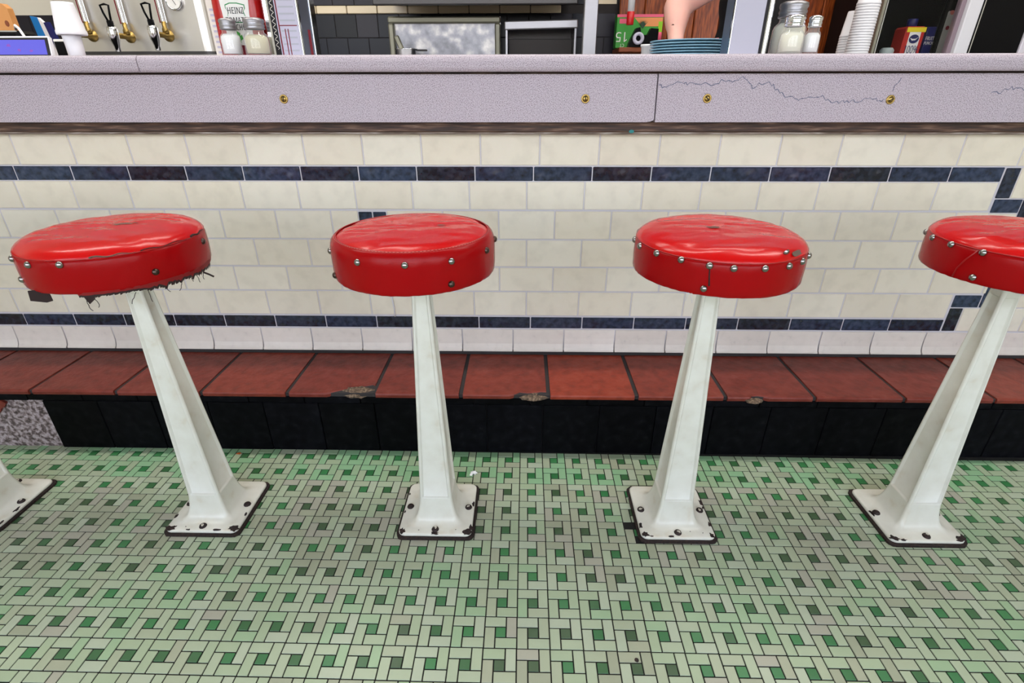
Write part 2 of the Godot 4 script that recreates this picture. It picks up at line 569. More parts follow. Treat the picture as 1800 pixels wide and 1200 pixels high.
func build_floor():
	var st := surf()
	add_box(st, Vector3(-XW, -0.1, ZB - 0.1), Vector3(XW, -0.0016, ZF))
	var fl := setting("floor", done(st), M.floor_grout)
	var tint_noise := FastNoiseLite.new()
	tint_noise.seed = 5
	tint_noise.frequency = 6.0
	tint_noise.fractal_octaves = 3
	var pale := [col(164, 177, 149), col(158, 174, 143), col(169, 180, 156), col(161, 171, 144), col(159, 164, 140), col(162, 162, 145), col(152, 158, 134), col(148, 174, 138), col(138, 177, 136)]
	var green := [col(54, 116, 68), col(60, 122, 72), col(56, 100, 60), col(62, 88, 58), col(50, 108, 62)]
	var bump := bump_tex(0.03, 1.5, 301, 3, 256)
	var mats := {}
	for c in pale + green:
		var m := mat(c, 0.34)
		with_bump(tri_map(m, Vector3(4, 4, 4)), bump, 0.12)
		mats[c] = m
	var J := 0.0024                             # joint
	var u := FX / 3.0
	var w := FZ / 3.0
	var hor := box_mesh(Vector3(2 * u - J, TILE_H, w - J), 0.0005)
	var ver := box_mesh(Vector3(u - J, TILE_H, 2 * w - J), 0.0005)
	var squ := box_mesh(Vector3(u - J, TILE_H, w - J), 0.0005)
	var shapes := [[hor, 1.0, 0.5], [ver, 2.5, 1.0], [hor, 2.0, 2.5], [ver, 0.5, 2.0], [squ, 1.5, 1.5]]
	var found := []
	var skew := Vector2(-0.0062, 0.008)         # the mosaic is laid slightly out of square with the counter
	for r in range(-9, 39):
		for c in range(-54, 54):
			var ox := F0.x + c * FX + skew.x * r * FZ
			var oz := F0.y + r * FZ + skew.y * c * FX
			for k in 5:
				var sh: Array = shapes[k]
				var p := Vector3(ox + sh[1] * u, -TILE_H / 2.0 + rng.randf_range(-0.0003, 0.0003), oz + sh[2] * w)
				if p.z < 0.226 or absf(p.x) > XW - 0.02:
					continue
				if p.x > 0.262 and p.x < 0.300 and p.z > 0.486 and p.z < 0.552 and k != 4:      # broken out beside a stool foot
					continue
				var worn := tint_noise.get_noise_2d(p.x * 0.7, p.z * 0.5) + (0.28 if p.z > 0.36 and p.z < 0.66 else (-0.45 if p.z < 0.36 else -0.05)) + rng.randf_range(-0.45, 0.45)  # tint score: strip by the toe wall leans mint, the next strip tan
				var tint: Color
				if k == 4:
					tint = green[3] if worn > 0.42 else green[[0, 1, 2, 4][rng.randi() % 4]]
				elif worn > 0.34:
					tint = pale[[4, 5, 6, 3][rng.randi() % 4]]
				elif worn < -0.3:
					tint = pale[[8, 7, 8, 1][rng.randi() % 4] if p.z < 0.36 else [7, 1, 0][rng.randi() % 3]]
				else:
					tint = pale[[0, 1, 2, 3, 0][rng.randi() % 5]]
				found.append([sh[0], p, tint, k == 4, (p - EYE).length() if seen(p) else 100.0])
	for is_green in [false, true]:
		var list := found.filter(func(a): return a[3] == is_green)
		list.sort_custom(func(a, b): return a[4] < b[4])
		var called := "green_square_tile" if is_green else "pale_green_tile"
		for i in mini(300, list.size()):
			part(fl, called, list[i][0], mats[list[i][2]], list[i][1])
		for mesh in [hor, ver, squ]:
			var rest := []
			for i in range(300, list.size()):
				if list[i][0] == mesh:
					rest.append(list[i])
			if rest.is_empty():
				continue
			var mm := MultiMesh.new()
			mm.transform_format = MultiMesh.TRANSFORM_3D
			mm.use_colors = true
			mm.mesh = mesh
			mm.instance_count = rest.size()
			for i in rest.size():
				mm.set_instance_transform(i, Transform3D(Basis(), rest[i][1]))
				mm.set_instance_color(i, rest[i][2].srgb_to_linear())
			var m := mat(Color.WHITE, 0.34)
			m.vertex_color_use_as_albedo = true
			with_bump(tri_map(m, Vector3(4, 4, 4)), bump, 0.12)
			var o := MultiMeshInstance3D.new()
			o.name = "green_square_tiles" if is_green else ("pale_green_tiles_lengthwise" if mesh == hor else "pale_green_tiles_crosswise")
			o.multimesh = mm
			o.material_override = m
			o.set_meta("kind", "stuff")
			fl.add_child(o, true)

# ---------------------------------------------------------------- tiled counter front
func wall_tile(parent: Node3D, called: String, x0: float, x1: float, y0: float, y1: float, pool: Array, zt := 0.0):
	if x1 - x0 < 0.008:
		return
	part(parent, called, box_mesh(Vector3(x1 - x0, y1 - y0, 0.009), 0.0016), pool[rng.randi() % pool.size()], Vector3((x0 + x1) / 2, (y0 + y1) / 2, zt - 0.0045 + rng.randf_range(-0.0006, 0.0002)))

func build_counter_wall():
	var st := surf()
	add_box(st, Vector3(-XW, 0.0, -0.12), Vector3(XW, 0.97, -0.0022))
	var w := setting("wall_counter", done(st), M.grout)
	var X0 := -2.3
	var X1 := 2.3
	var g := 0.0016
	# white courses: y0, y1, phase of the joints, spacing
	var rows := [
		[0.7566, 0.8345, -1.3468, 0.1545],
		[0.6412, 0.7142, -0.765, 0.1552],
		[0.5591, 0.6362, -0.8399, 0.1548],
		[0.4786, 0.5550, -0.7626, 0.1549],
		[0.4038, 0.4743, -0.8399, 0.1549],
		[0.3256, 0.3996, -0.7614, 0.1549],
	]
	for ri in rows.size():
		var r: Array = rows[ri]
		var holes := []                                  # stretches taken by black key pieces
		if ri == 1:
			holes = [[1.2565, 1.60]]
		elif ri == 2:
			holes = [[-0.4535, -0.3767], [1.259, 1.60]]
		elif ri == 5:
			holes = [[1.2575, 1.60]]
		var k0 := int(floor((X0 - r[2]) / r[3]))
		for k in range(k0, k0 + 31):
			var pieces := [[r[2] + k * r[3], r[2] + (k + 1) * r[3]]]
			for h in holes:
				var cut := []
				for p in pieces:
					if p[1] <= h[0] or p[0] >= h[1]:
						cut.append(p)
					else:
						if p[0] < h[0]:
							cut.append([p[0], h[0]])
						if p[1] > h[1]:
							cut.append([h[1], p[1]])
				pieces = cut
			for p in pieces:
				if p[1] < X1:
					wall_tile(w, "cream_tile", p[0] + g, p[1] - g, r[0], r[1], M.cream)
	# black bands, the upper one turning down and the lower one turning up at the key corner
	for k in range(-10, 13):
		var a := -0.7491 + k * 0.1555
		wall_tile(w, "black_tile", a + g, minf(a + 0.1555, 1.2535) - g, 0.7168, 0.7530, M.black_tile, 0.0006)
	var lo := []
	for k in range(-9, 13):
		lo.append(-0.9066 + k * 0.1555)
	lo.append_array([1.098, 1.2535])
	for k in lo.size() - 1:
		wall_tile(w, "black_tile", lo[k] + g, lo[k + 1] - g, 0.2836, 0.3198, M.black_tile, 0.0006)
	for b in [[1.2572, 1.2940, 0.6745, 0.7515], [1.2590, 1.3320, 0.6362, 0.6712], [1.3352, 1.372, 0.5591, 0.6712], [-0.4525, -0.4159, 0.5591, 0.6335], [-0.4122, -0.3767, 0.5591, 0.6335],
			[1.2575, 1.3335, 0.3605, 0.3978], [1.2575, 1.2945, 0.2838, 0.3570], [1.3375, 1.374, 0.3605, 0.4743]]:
		wall_tile(w, "black_tile", b[0], b[1], b[2], b[3], M.black_tile, 0.0006)
	# cream pieces right of the key
	for b in [[1.2970, 1.38, 0.6742, 0.7515], [1.383, 1.49, 0.6742, 0.7515], [1.493, 1.598, 0.6742, 0.7515], [1.375, 1.49, 0.6372, 0.6712], [1.493, 1.598, 0.6372, 0.6712], [1.2595, 1.332, 0.5591, 0.6335], [1.375, 1.49, 0.5591, 0.6335], [1.493, 1.598, 0.5591, 0.6335],
			[1.2975, 1.36, 0.2838, 0.3570], [1.363, 1.48, 0.2838, 0.3570], [1.483, 1.598, 0.2838, 0.3570], [1.377, 1.48, 0.3605, 0.3978], [1.483, 1.598, 0.3605, 0.3978]]:
		wall_tile(w, "cream_tile", b[0], b[1], b[2], b[3], M.cream)
	for k in 5:
		wall_tile(w, "cream_tile", 1.602 + k * 0.155, 1.754 + k * 0.155, 0.7165, 0.7530, M.cream)
		wall_tile(w, "cream_tile", 1.602 + k * 0.155, 1.754 + k * 0.155, 0.2838, 0.3225, M.cream)
	# bottom course, swept forward at its foot
	st = surf()
	var rows2 := []
	for p in [[0.2787, -0.008], [0.2787, -0.0012], [0.2775, 0.0], [0.25, 0.0004], [0.232, 0.002], [0.220, 0.0055], [0.2145, 0.009], [0.2122, 0.0118], [0.2100, 0.0118], [0.2100, -0.008]]:
		var line := PackedVector3Array()
		for x in [-0.0764, -0.0755, 0.0755, 0.0764]:
			line.append(Vector3(x, p[0] - 0.244, p[1] - (0.0014 if absf(x) > 0.076 else 0.0)))
		rows2.append(line)
	rows2.reverse()
	for i in rows2.size() - 1:
		for j in 3:
			quad_out(st, rows2[i][j], rows2[i][j + 1], rows2[i + 1][j + 1], rows2[i + 1][j], Vector3(0, 0.3 if i > 3 else -0.2, 1))
	var foot := done(st)
	for k in range(-9, 20):
		part(w, "base_tile", foot, M.base_cream[rng.randi() % 3], Vector3(-0.8028 + (k + 0.5) * 0.1553, 0.244, rng.randf_range(-0.0005, 0.0005)))
	# caulk run and a few specks
	st = surf()
	add_tube(st, [at(687, 512, 0.002), at(690, 528, 0.0025), at(693, 542, 0.003), at(694.5, 556, 0.003)], 0.0026, 6, 0.0018)
	part(w, "caulk_run", done(st), M.pale_thread)

# ---------------------------------------------------------------- quarry tile ledge with black toe wall
func build_ledge():
	var t := thing("foot_ledge", "red quarry tile foot ledge with black tiled front along the counter", "ledge")
	box(t, "core", Vector3(-XW, 0.0, -0.002), Vector3(XW, 0.1865, 0.2265), M.grout_dark)
	box(t, "joint_bed", Vector3(-XW, 0.1865, -0.002), Vector3(XW, 0.1968, 0.2395), M.grout_dark)
	box(t, "back_joint", Vector3(-XW, 0.1968, -0.002), Vector3(XW, 0.2096, 0.010), M.grout_dark)
	var pitch := 0.2367
	var g := 0.0055
	var H := 0.0145
	# bullnosed quarry tile: outline on plan, top edge rounded at the front
	var whole := quarry([Vector2(-pitch / 2 + g, 0.240), Vector2(pitch / 2 - g, 0.240)], 1)
	for k in range(-6, 17):
		var x0 := -1.3466 + k * pitch
		var mesh := whole
		var tint: Material = M.terracotta[rng.randi() % 3]
		if k == 3:
			mesh = quarry([Vector2(-0.1128, 0.240), Vector2(-0.012, 0.240), Vector2(0.004, 0.233), Vector2(0.025, 0.222), Vector2(0.048, 0.209), Vector2(0.068, 0.202), Vector2(0.087, 0.199), Vector2(0.104, 0.192), Vector2(0.1128, 0.196)], 0)
		elif k == 5:
			mesh = quarry([Vector2(-0.1128, 0.240), Vector2(0.012, 0.240), Vector2(0.030, 0.233), Vector2(0.040, 0.224), Vector2(0.062, 0.228), Vector2(0.080, 0.226), Vector2(0.098, 0.221), Vector2(0.1128, 0.222)], 0)
		elif k == 8:
			mesh = quarry([Vector2(-0.1128, 0.240), Vector2(-0.055, 0.240), Vector2(-0.046, 0.233), Vector2(-0.030, 0.231), Vector2(-0.012, 0.236), Vector2(-0.004, 0.240), Vector2(0.1128, 0.240)], 0)
		elif k == 6:
			tint = M.terracotta[3]
		part(t, "quarry_tile", mesh, tint, Vector3(x0 + pitch / 2, 0.2004 - H + rng.randf_range(-0.0006, 0.0004), 0.0), Basis(Vector3.UP, rng.randf_range(-0.002, 0.002)))
	# crumbled mortar in the chipped corners
	for c in [[at(628, 690, 0.222), 0.052, 0.014], [at(938, 701, 0.232), 0.040, 0.009], [at(1322, 704, 0.238), 0.024, 0.006]]:
		part(t, "crumbled_mortar", lump(Vector3(c[1], c[2], 0.020), 0.35), M.rubble, Vector3(c[0].x, 0.1885, c[0].z))
	# black trim strip and toe tiles
	for k in range(-14, 14):
		var x := 0.1794 + k * 0.155
		if k == -11:
			part(t, "trim_tile", plate(PackedVector2Array([Vector2(-0.03, -0.011), Vector2(0.0765, -0.011), Vector2(0.0765, 0.011), Vector2(-0.045, 0.011)]), -0.005, 0.005), M.toe_black[1], Vector3(x + 0.0775, 0.1742, 0.2325))
		elif k > -11:
			wall_tile(t, "trim_tile", x + 0.0011, x + 0.1539, 0.1636, 0.1855, M.toe_black, 0.2380)
		var y := 0.2150 + k * 0.155
		if k > -11:
			wall_tile(t, "toe_tile", y + 0.0010, y + 0.1540, 0.001, 0.1618, M.toe_black, 0.2375)
	# bare mortar where toe tiles have come away
	var st := surf()
	var rough := FastNoiseLite.new()
	rough.seed = 12
	rough.frequency = 30.0
	rough.fractal_octaves = 4
	var rows := []
	for i in 15:
		var line := PackedVector3Array()
		for j in 47:
			var x := -2.255 + j * 0.02
			var yy := i * 0.0132
			var e := 0.5 if (i == 0 or i == 14) else 1.0
			line.append(Vector3(x, yy, 0.2278 + e * (0.0042 + 0.0045 * rough.get_noise_2d(x, yy) + 0.002 * rough.get_noise_2d(x * 3.0, yy * 3.0))))
		rows.append(line)
	for i in 14:
		for j in 46:
			quad_out(st, rows[i][j], rows[i][j + 1], rows[i + 1][j + 1], rows[i + 1][j], Vector3.BACK)
	part(t, "bare_mortar", done(st), M.mortar)
	part(t, "broken_tile_stub", plate(ragged(0.03, 0.035, 0.3), -0.004, 0.004), M.terracotta[1], Vector3(-1.478, 0.152, 0.2345))

func quarry(front: Array, _whole: int) -> ArrayMesh:      # plan outline: straight back, given front; rounded upper front edge
	var pitch := 0.2367
	var g := 0.0055
	var H := 0.0145
	var st := surf()
	var back_l := Vector2(-pitch / 2 + g, 0.0135)
	var back_r := Vector2(pitch / 2 - g, 0.0135)
	var levels := [[0.0, 0.003], [0.003, 0.0045], [0.0095, 0.005], [0.0125, 0.0035], [0.0140, 0.0015], [H, -0.002]]
	var prev := PackedVector3Array()
	for lv in levels:
		var ring := PackedVector3Array([Vector3(back_l.x, lv[0], back_l.y)])
		for p in front:
			ring.append(Vector3(p.x, lv[0], p.y + lv[1]))
		ring.append(Vector3(back_r.x, lv[0], back_r.y))
		if prev.size():
			for i in ring.size():
				var j := (i + 1) % ring.size()
				var d := ring[j] - ring[i]
				var o := Vector3(-d.z, 0.0, d.x)
				quad_out(st, prev[i], prev[j], ring[j], ring[i], o + Vector3(0, 0.2 * o.length(), 0))
		prev = ring
	var poly := PackedVector2Array()
	for p in prev:
		poly.append(Vector2(p.x, p.z))
	var idx := Geometry2D.triangulate_polygon(poly)
	for i in range(0, idx.size(), 3):
		tri_out(st, prev[idx[i]], prev[idx[i + 1]], prev[idx[i + 2]], Vector3.UP)
	return done(st)

func lump(r: Vector3, rough: float, n := 10) -> ArrayMesh:
	var noise := FastNoiseLite.new()
	noise.seed = 77
	noise.frequency = 2.2
	var rows := []
	for i in n + 1:
		var a := -PI / 2 + PI * i / n
		var ring := PackedVector3Array()
		for j in 2 * n:
			var t := TAU * j / (2 * n)
			var d := Vector3(cos(a) * cos(t), sin(a), cos(a) * sin(t))
			ring.append(d * r * (1.0 + rough * noise.get_noise_3dv(d * 1.7 + r * 30.0)))
		rows.append(ring)
	var st := surf()
	add_grid(st, rows, true, false)
	return done(st)

# ---------------------------------------------------------------- counter slab and apron
func slab_section(x0: float, x1: float, skew0: float, skew1: float) -> ArrayMesh:
	var st := surf()
	# section of the slab, front edge fully rounded on top and eased below
	var prof := [Vector2(-0.52, 0.9745), Vector2(0.080, 0.9745), Vector2(0.084, 0.9755), Vector2(0.0865, 0.979), Vector2(0.0875, 0.984), Vector2(0.0875, 0.996), Vector2(0.0865, 1.001), Vector2(0.084, 1.0055), Vector2(0.080, 1.0088), Vector2(0.0755, 1.0100), Vector2(-0.52, 1.0100)]
	var rows := []
	for e in [[x0, skew0, 0.0012], [x0 + 0.0012, skew0, 0.0], [x1 - 0.0012, skew1, 0.0], [x1, skew1, 0.0012]]:
		var line := PackedVector3Array()
		for p in prof:
			var k: float = (p.y - 0.9745) / 0.0355
			line.append(Vector3(e[0] + e[1] * (1.0 - k), lerpf(p.y, 0.992, e[2] * 20.0), p.x - e[2]))
		rows.append(line)
	add_grid(st, rows, true, false)
	st.set_smooth_group(-1)
	for e in [[rows[0], Vector3.LEFT], [rows[3], Vector3.RIGHT]]:
		for j in range(1, prof.size() - 1):
			tri_out(st, e[0][0], e[0][j], e[0][j + 1], e[1])
	return done(st)

func build_counter():
	var t := thing("countertop", "long pinkish grey stone countertop with rounded edge and one butt joint", "countertop")
	part(t, "slab", slab_section(-XW, -0.8963, 0.0, 0.0022), M.stone)
	part(t, "slab", slab_section(-0.8945, XW, 0.0022, 0.0), M.stone)
	var a := thing("counter_apron", "pinkish grey stone apron panels screwed below the countertop edge", "apron")
	for e in [[-XW, 0.3147, 0.3180, 0.0, 1], [0.3165, XW, XW, 0.0032, 2]]:
		var poly := PackedVector2Array([Vector2(e[0] + e[3], 0.8655), Vector2(e[2], 0.8655), Vector2(e[1], 0.9700), Vector2(e[0], 0.9700)])
		if e[4] == 1:
			poly = PackedVector2Array([Vector2(-XW, 0.8655), Vector2(0.298, 0.8655), Vector2(0.309, 0.8675), Vector2(0.3165, 0.8705), Vector2(0.3135, 0.9700), Vector2(-XW, 0.9700)])
		part(a, "panel", plate(poly, 0.038, 0.060), M.stone)
	for p in [[499, 174, 80.0], [1029, 173.5, 90.0], [1243, 173, -40.0], [1565, 175, 25.0]]:
		var c := at(p[0], p[1], 0.060)
		var s := part(a, "screw", lathe([Vector2(0.0, -0.002), Vector2(0.0098, -0.002), Vector2(0.0102, 0.0012), Vector2(0.0092, 0.0024), Vector2(0.0078, 0.0016), Vector2(0.0068, 0.0018), Vector2(0.006, 0.0032), Vector2(0.003, 0.0042), Vector2(0.0, 0.0045)], 24, Transform3D(Basis(Vector3.RIGHT, PI / 2), Vector3.ZERO)), M.brass, c)
		part(s, "slot", box_mesh(Vector3(0.0115, 0.0024, 0.0016)), M.dark_slot, Vector3(0, 0, 0.0041), Basis(Vector3.BACK, deg_to_rad(p[2])))
	# hairline crack wandering across the right panel
	crack(a, [[1158, 152], [1172, 151], [1190, 146], [1205, 147], [1225, 149], [1240, 146], [1254, 151], [1268, 141], [1280, 144], [1296, 141], [1303, 134], [1314, 140], [1322, 154], [1348, 142], [1357, 148], [1368, 162], [1380, 168], [1394, 170], [1408, 175], [1424, 172], [1446, 170], [1458, 177], [1478, 180], [1500, 178], [1518, 175], [1526, 171], [1540, 174], [1556, 177]])
	crack(a, [[1568, 162], [1574, 150], [1580, 143], [1588, 134]])
	crack(a, [[1742, 165], [1756, 163], [1768, 158], [1778, 154], [1788, 158], [1800, 155], [1820, 158]])
	var b := thing("counter_batten", "dark worn wooden batten under the stone apron", "batten")
	box(b, "rail", Vector3(-XW, 0.8405, -0.002), Vector3(XW, 0.872, 0.031), M.batten, 0.002)
	box(b, "lip", Vector3(-XW, 0.8345, -0.002), Vector3(XW, 0.842, 0.026), M.batten_lip, 0.002)
	box(b, "backer", Vector3(-XW, 0.872, -0.002), Vector3(XW, 0.9745, 0.038), M.batten)
	part(b, "paint_spot", plate(ellipse(0.0065, 0.004, 12), 0.0, 0.0006), mat(col(30, 130, 130), 0.6), at(1110, 231, 0.0312))
	# framing below the counter on the service side
	var f := thing("counter_cabinet", "plain service side cabinet below the stone countertop", "cabinet")
	box(f, "carcass", Vector3(-XW, 0.0, -0.50), Vector3(XW, 0.9745, -0.125), M.dark_steel)

func crack(parent: Node3D, pts: Array):
	var st := surf()
	var line := []
	for i in pts.size() - 1:
		var a := at(pts[i][0], pts[i][1], 0.0602)
		var b := at(pts[i + 1][0], pts[i + 1][1], 0.0602)
		var n := maxi(2, int(a.distance_to(b) / 0.0045))
		for k in n:
			line.append(a.lerp(b, float(k) / n) + Vector3(rng.randf_range(-0.001, 0.001), rng.randf_range(-0.0042, 0.0042), 0))
	for i in line.size() - 1:
		var d: Vector3 = line[i + 1] - line[i]
		var s := Vector3(-d.y, d.x, 0).normalized() * rng.randf_range(0.0005, 0.0009)
		quad_out(st, line[i] - s, line[i] + s, line[i + 1] + s, line[i + 1] - s, Vector3.BACK)
	part(parent, "crack", done(st), M.crack)

# ---------------------------------------------------------------- stools
const SEAT_R := 0.152
const SEAT_LO := 0.630
const SEAT_HI := 0.690
var wrinkle := FastNoiseLite.new()

func section(y: float, h: float, d: float, r: float, lean: float) -> PackedVector3Array:
	var ring := PackedVector3Array()
	var m := minf(0.0065, h * 0.3)
	for q in 4:
		var a := PI / 2 * q
		var n := Vector3(cos(a), 0, sin(a))
		var t := Vector3(-sin(a), 0, cos(a))
		for p in [[-(h - m) - 0.0010, 0.0], [-(h - m), 0.03], [-(h - m) + 0.0022, 0.94], [-(h - m) + 0.0034, 1.0], [(h - m) - 0.0034, 1.0], [(h - m) - 0.0022, 0.94], [(h - m), 0.03], [(h - m) + 0.0010, 0.0]]:
			var k: float = clampf(p[0], -(h - r), h - r)
			ring.append(n * (h - d * p[1]) + t * k + Vector3(-lean * y, y, 0))
		for i in 5:
			var b := a + PI / 2 * (i + 0.0) / 4.0
			ring.append((n + t) * (h - r) + Vector3(cos(b), 0, sin(b)) * r + Vector3(-lean * y, y, 0))
	return ring

func pedestal(lean: float) -> ArrayMesh:
	var rows := []
	var lv := [[0.0060, 0.0, 0.0, 0.0], [0.0060, 0.0845, 0.0, 0.014], [0.0075, 0.0858, 0.0, 0.015], [0.0115, 0.0858, 0.0, 0.015], [0.0135, 0.0845, 0.0, 0.0145], [0.0142, 0.082, 0.0, 0.014],
		[0.0150, 0.069, 0.0, 0.016], [0.0160, 0.062, 0.0, 0.015], [0.0190, 0.0555, 0.0, 0.013], [0.0240, 0.0505, 0.0, 0.010], [0.0320, 0.0462, 0.0, 0.008], [0.0440, 0.0428, 0.0, 0.007], [0.0580, 0.0402, 0.0, 0.0065], [0.0770, 0.0378, 0.0, 0.006]]
	for y in [0.0785, 0.0800, 0.0815, 0.2, 0.32, 0.44, 0.56, 0.579, 0.581, 0.583]:
		lv.append([y, 0.0377 - (y - 0.078) * 0.0389, 0.0 if y < 0.079 or y > 0.5825 else (0.0026 if y < 0.0805 or y > 0.5805 else 0.0052), 0.0055])
	lv.append_array([[0.596, 0.0178, 0.0, 0.006], [0.604, 0.0185, 0.0, 0.008], [0.609, 0.0235, 0.0, 0.012], [0.612, 0.0262, 0.0, 0.014], [0.624, 0.0262, 0.0, 0.014], [0.634, 0.0240, 0.0, 0.013]])
	for l in lv:
		rows.append(section(l[0], l[1], l[2], l[3], lean))
	var st := surf()
	add_grid(st, rows, true, true)
	return done(st)

var CUSHION := [Vector2(0.0, 0.7140), Vector2(0.05, 0.7136), Vector2(0.09, 0.7122), Vector2(0.115, 0.7100), Vector2(0.130, 0.7068), Vector2(0.139, 0.7030), Vector2(0.145, 0.6988), Vector2(0.149, 0.6945), Vector2(0.1505, 0.6905), Vector2(0.1495, 0.6870)]

func cushion_y(r: float) -> float:
	for i in CUSHION.size() - 1:
		if r <= CUSHION[i + 1].x:
			return lerpf(CUSHION[i].y, CUSHION[i + 1].y, (r - CUSHION[i].x) / (CUSHION[i + 1].x - CUSHION[i].x))
	return 0.69

func cushion_mesh(sd: int) -> ArrayMesh:
	var rows := []
	var prof := []
	for i in CUSHION.size() - 1:
		var n := 5 if i < 3 else 2
		for k in n:
			prof.append(CUSHION[i].lerp(CUSHION[i + 1], float(k) / n))
	prof.append(CUSHION[CUSHION.size() - 1])
	prof.reverse()
	for p in prof:
		var ring := PackedVector3Array()
		for j in 120:
			var t := TAU * j / 120
			var x: float = p.x * cos(t)
			var z: float = p.x * sin(t)
			var k := clampf((0.149 - p.x) / 0.02, 0.0, 1.0)
			var a := wrinkle.get_noise_3d(x * 8.0, z * 22.0, sd * 13.0)
			var b := wrinkle.get_noise_3d(x * 26.0, z * 48.0, sd * 29.0 + 50.0)
			ring.append(Vector3(x, p.y + k * (0.0026 * a - 0.0005 * absf(b)) + (1.0 - k) * 0.0007 * b, z))
		rows.append(ring)
	var st := surf()
	add_grid(st, rows, true, true)
	return done(st)

func band_mesh(sd: int, inset_welt: bool) -> ArrayMesh:
	var rows := []
	var prof := [Vector2(0.118, 0.6315), Vector2(0.146, 0.6300), Vector2(0.1500, 0.6308), Vector2(0.1515, 0.6340), Vector2(0.1520, 0.645), Vector2(0.1525, 0.660), Vector2(0.1522, 0.674), Vector2(0.1515, 0.684), Vector2(0.1500, 0.6895), Vector2(0.1480, 0.6902)]
	if inset_welt:
		prof = [Vector2(0.118, 0.6315), Vector2(0.146, 0.6300), Vector2(0.1500, 0.6308), Vector2(0.1515, 0.6340), Vector2(0.1522, 0.645), Vector2(0.1526, 0.660), Vector2(0.1526, 0.680), Vector2(0.1518, 0.690), Vector2(0.1495, 0.6975), Vector2(0.1460, 0.7022), Vector2(0.1425, 0.7048), Vector2(0.1400, 0.7050)]
	for p in prof:
		var ring := PackedVector3Array()
		for j in 120:
			var t := TAU * j / 120
			var w := 0.0009 * wrinkle.get_noise_3d(cos(t) * 20.0, p.y * 60.0, sin(t) * 20.0 + sd * 31.0)
			var drop := 0.0012 * wrinkle.get_noise_3d(cos(t) * 26.0, 0.0, sin(t) * 26.0 + sd * 11.0) if p.y < 0.633 else 0.0
			ring.append(Vector3((p.x + w) * cos(t), p.y + drop, (p.x + w) * sin(t)))
		rows.append(ring)
	var st := surf()
	add_grid(st, rows, true, true)
	return done(st)

func on_rim(deg: float, y: float, r := SEAT_R) -> Vector3:       # degrees from the camera side (+z) towards +x
	var a := deg_to_rad(deg)
	return Vector3(sin(a) * r, y, cos(a) * r)

func rim_turn(deg: float) -> Basis:                              # local y outwards, local x along the rim
	var a := deg_to_rad(deg)
	var n := Vector3(sin(a), 0, cos(a))
	var t := Vector3(cos(a), 0, -sin(a))
	return Basis(t, n, t.cross(n))

func seat_patch(parent: Node3D, called: String, x: float, z: float, rx: float, rz: float, ang: float, material: Material):
	var st := surf()
	var out := ragged(rx, rz, 0.28, 16)
	var ring := []
	for p in out:
		var q := p.rotated(ang) + Vector2(x, z)
		ring.append(Vector3(q.x, cushion_y(q.length()) + 0.0012, q.y))
	var c := Vector3(x, cushion_y(Vector2(x, z).length()) + 0.0014, z)
	for i in ring.size():
		tri_out(st, c, ring[i], ring[(i + 1) % ring.size()], Vector3.UP)
	part(parent, called, done(st), material)

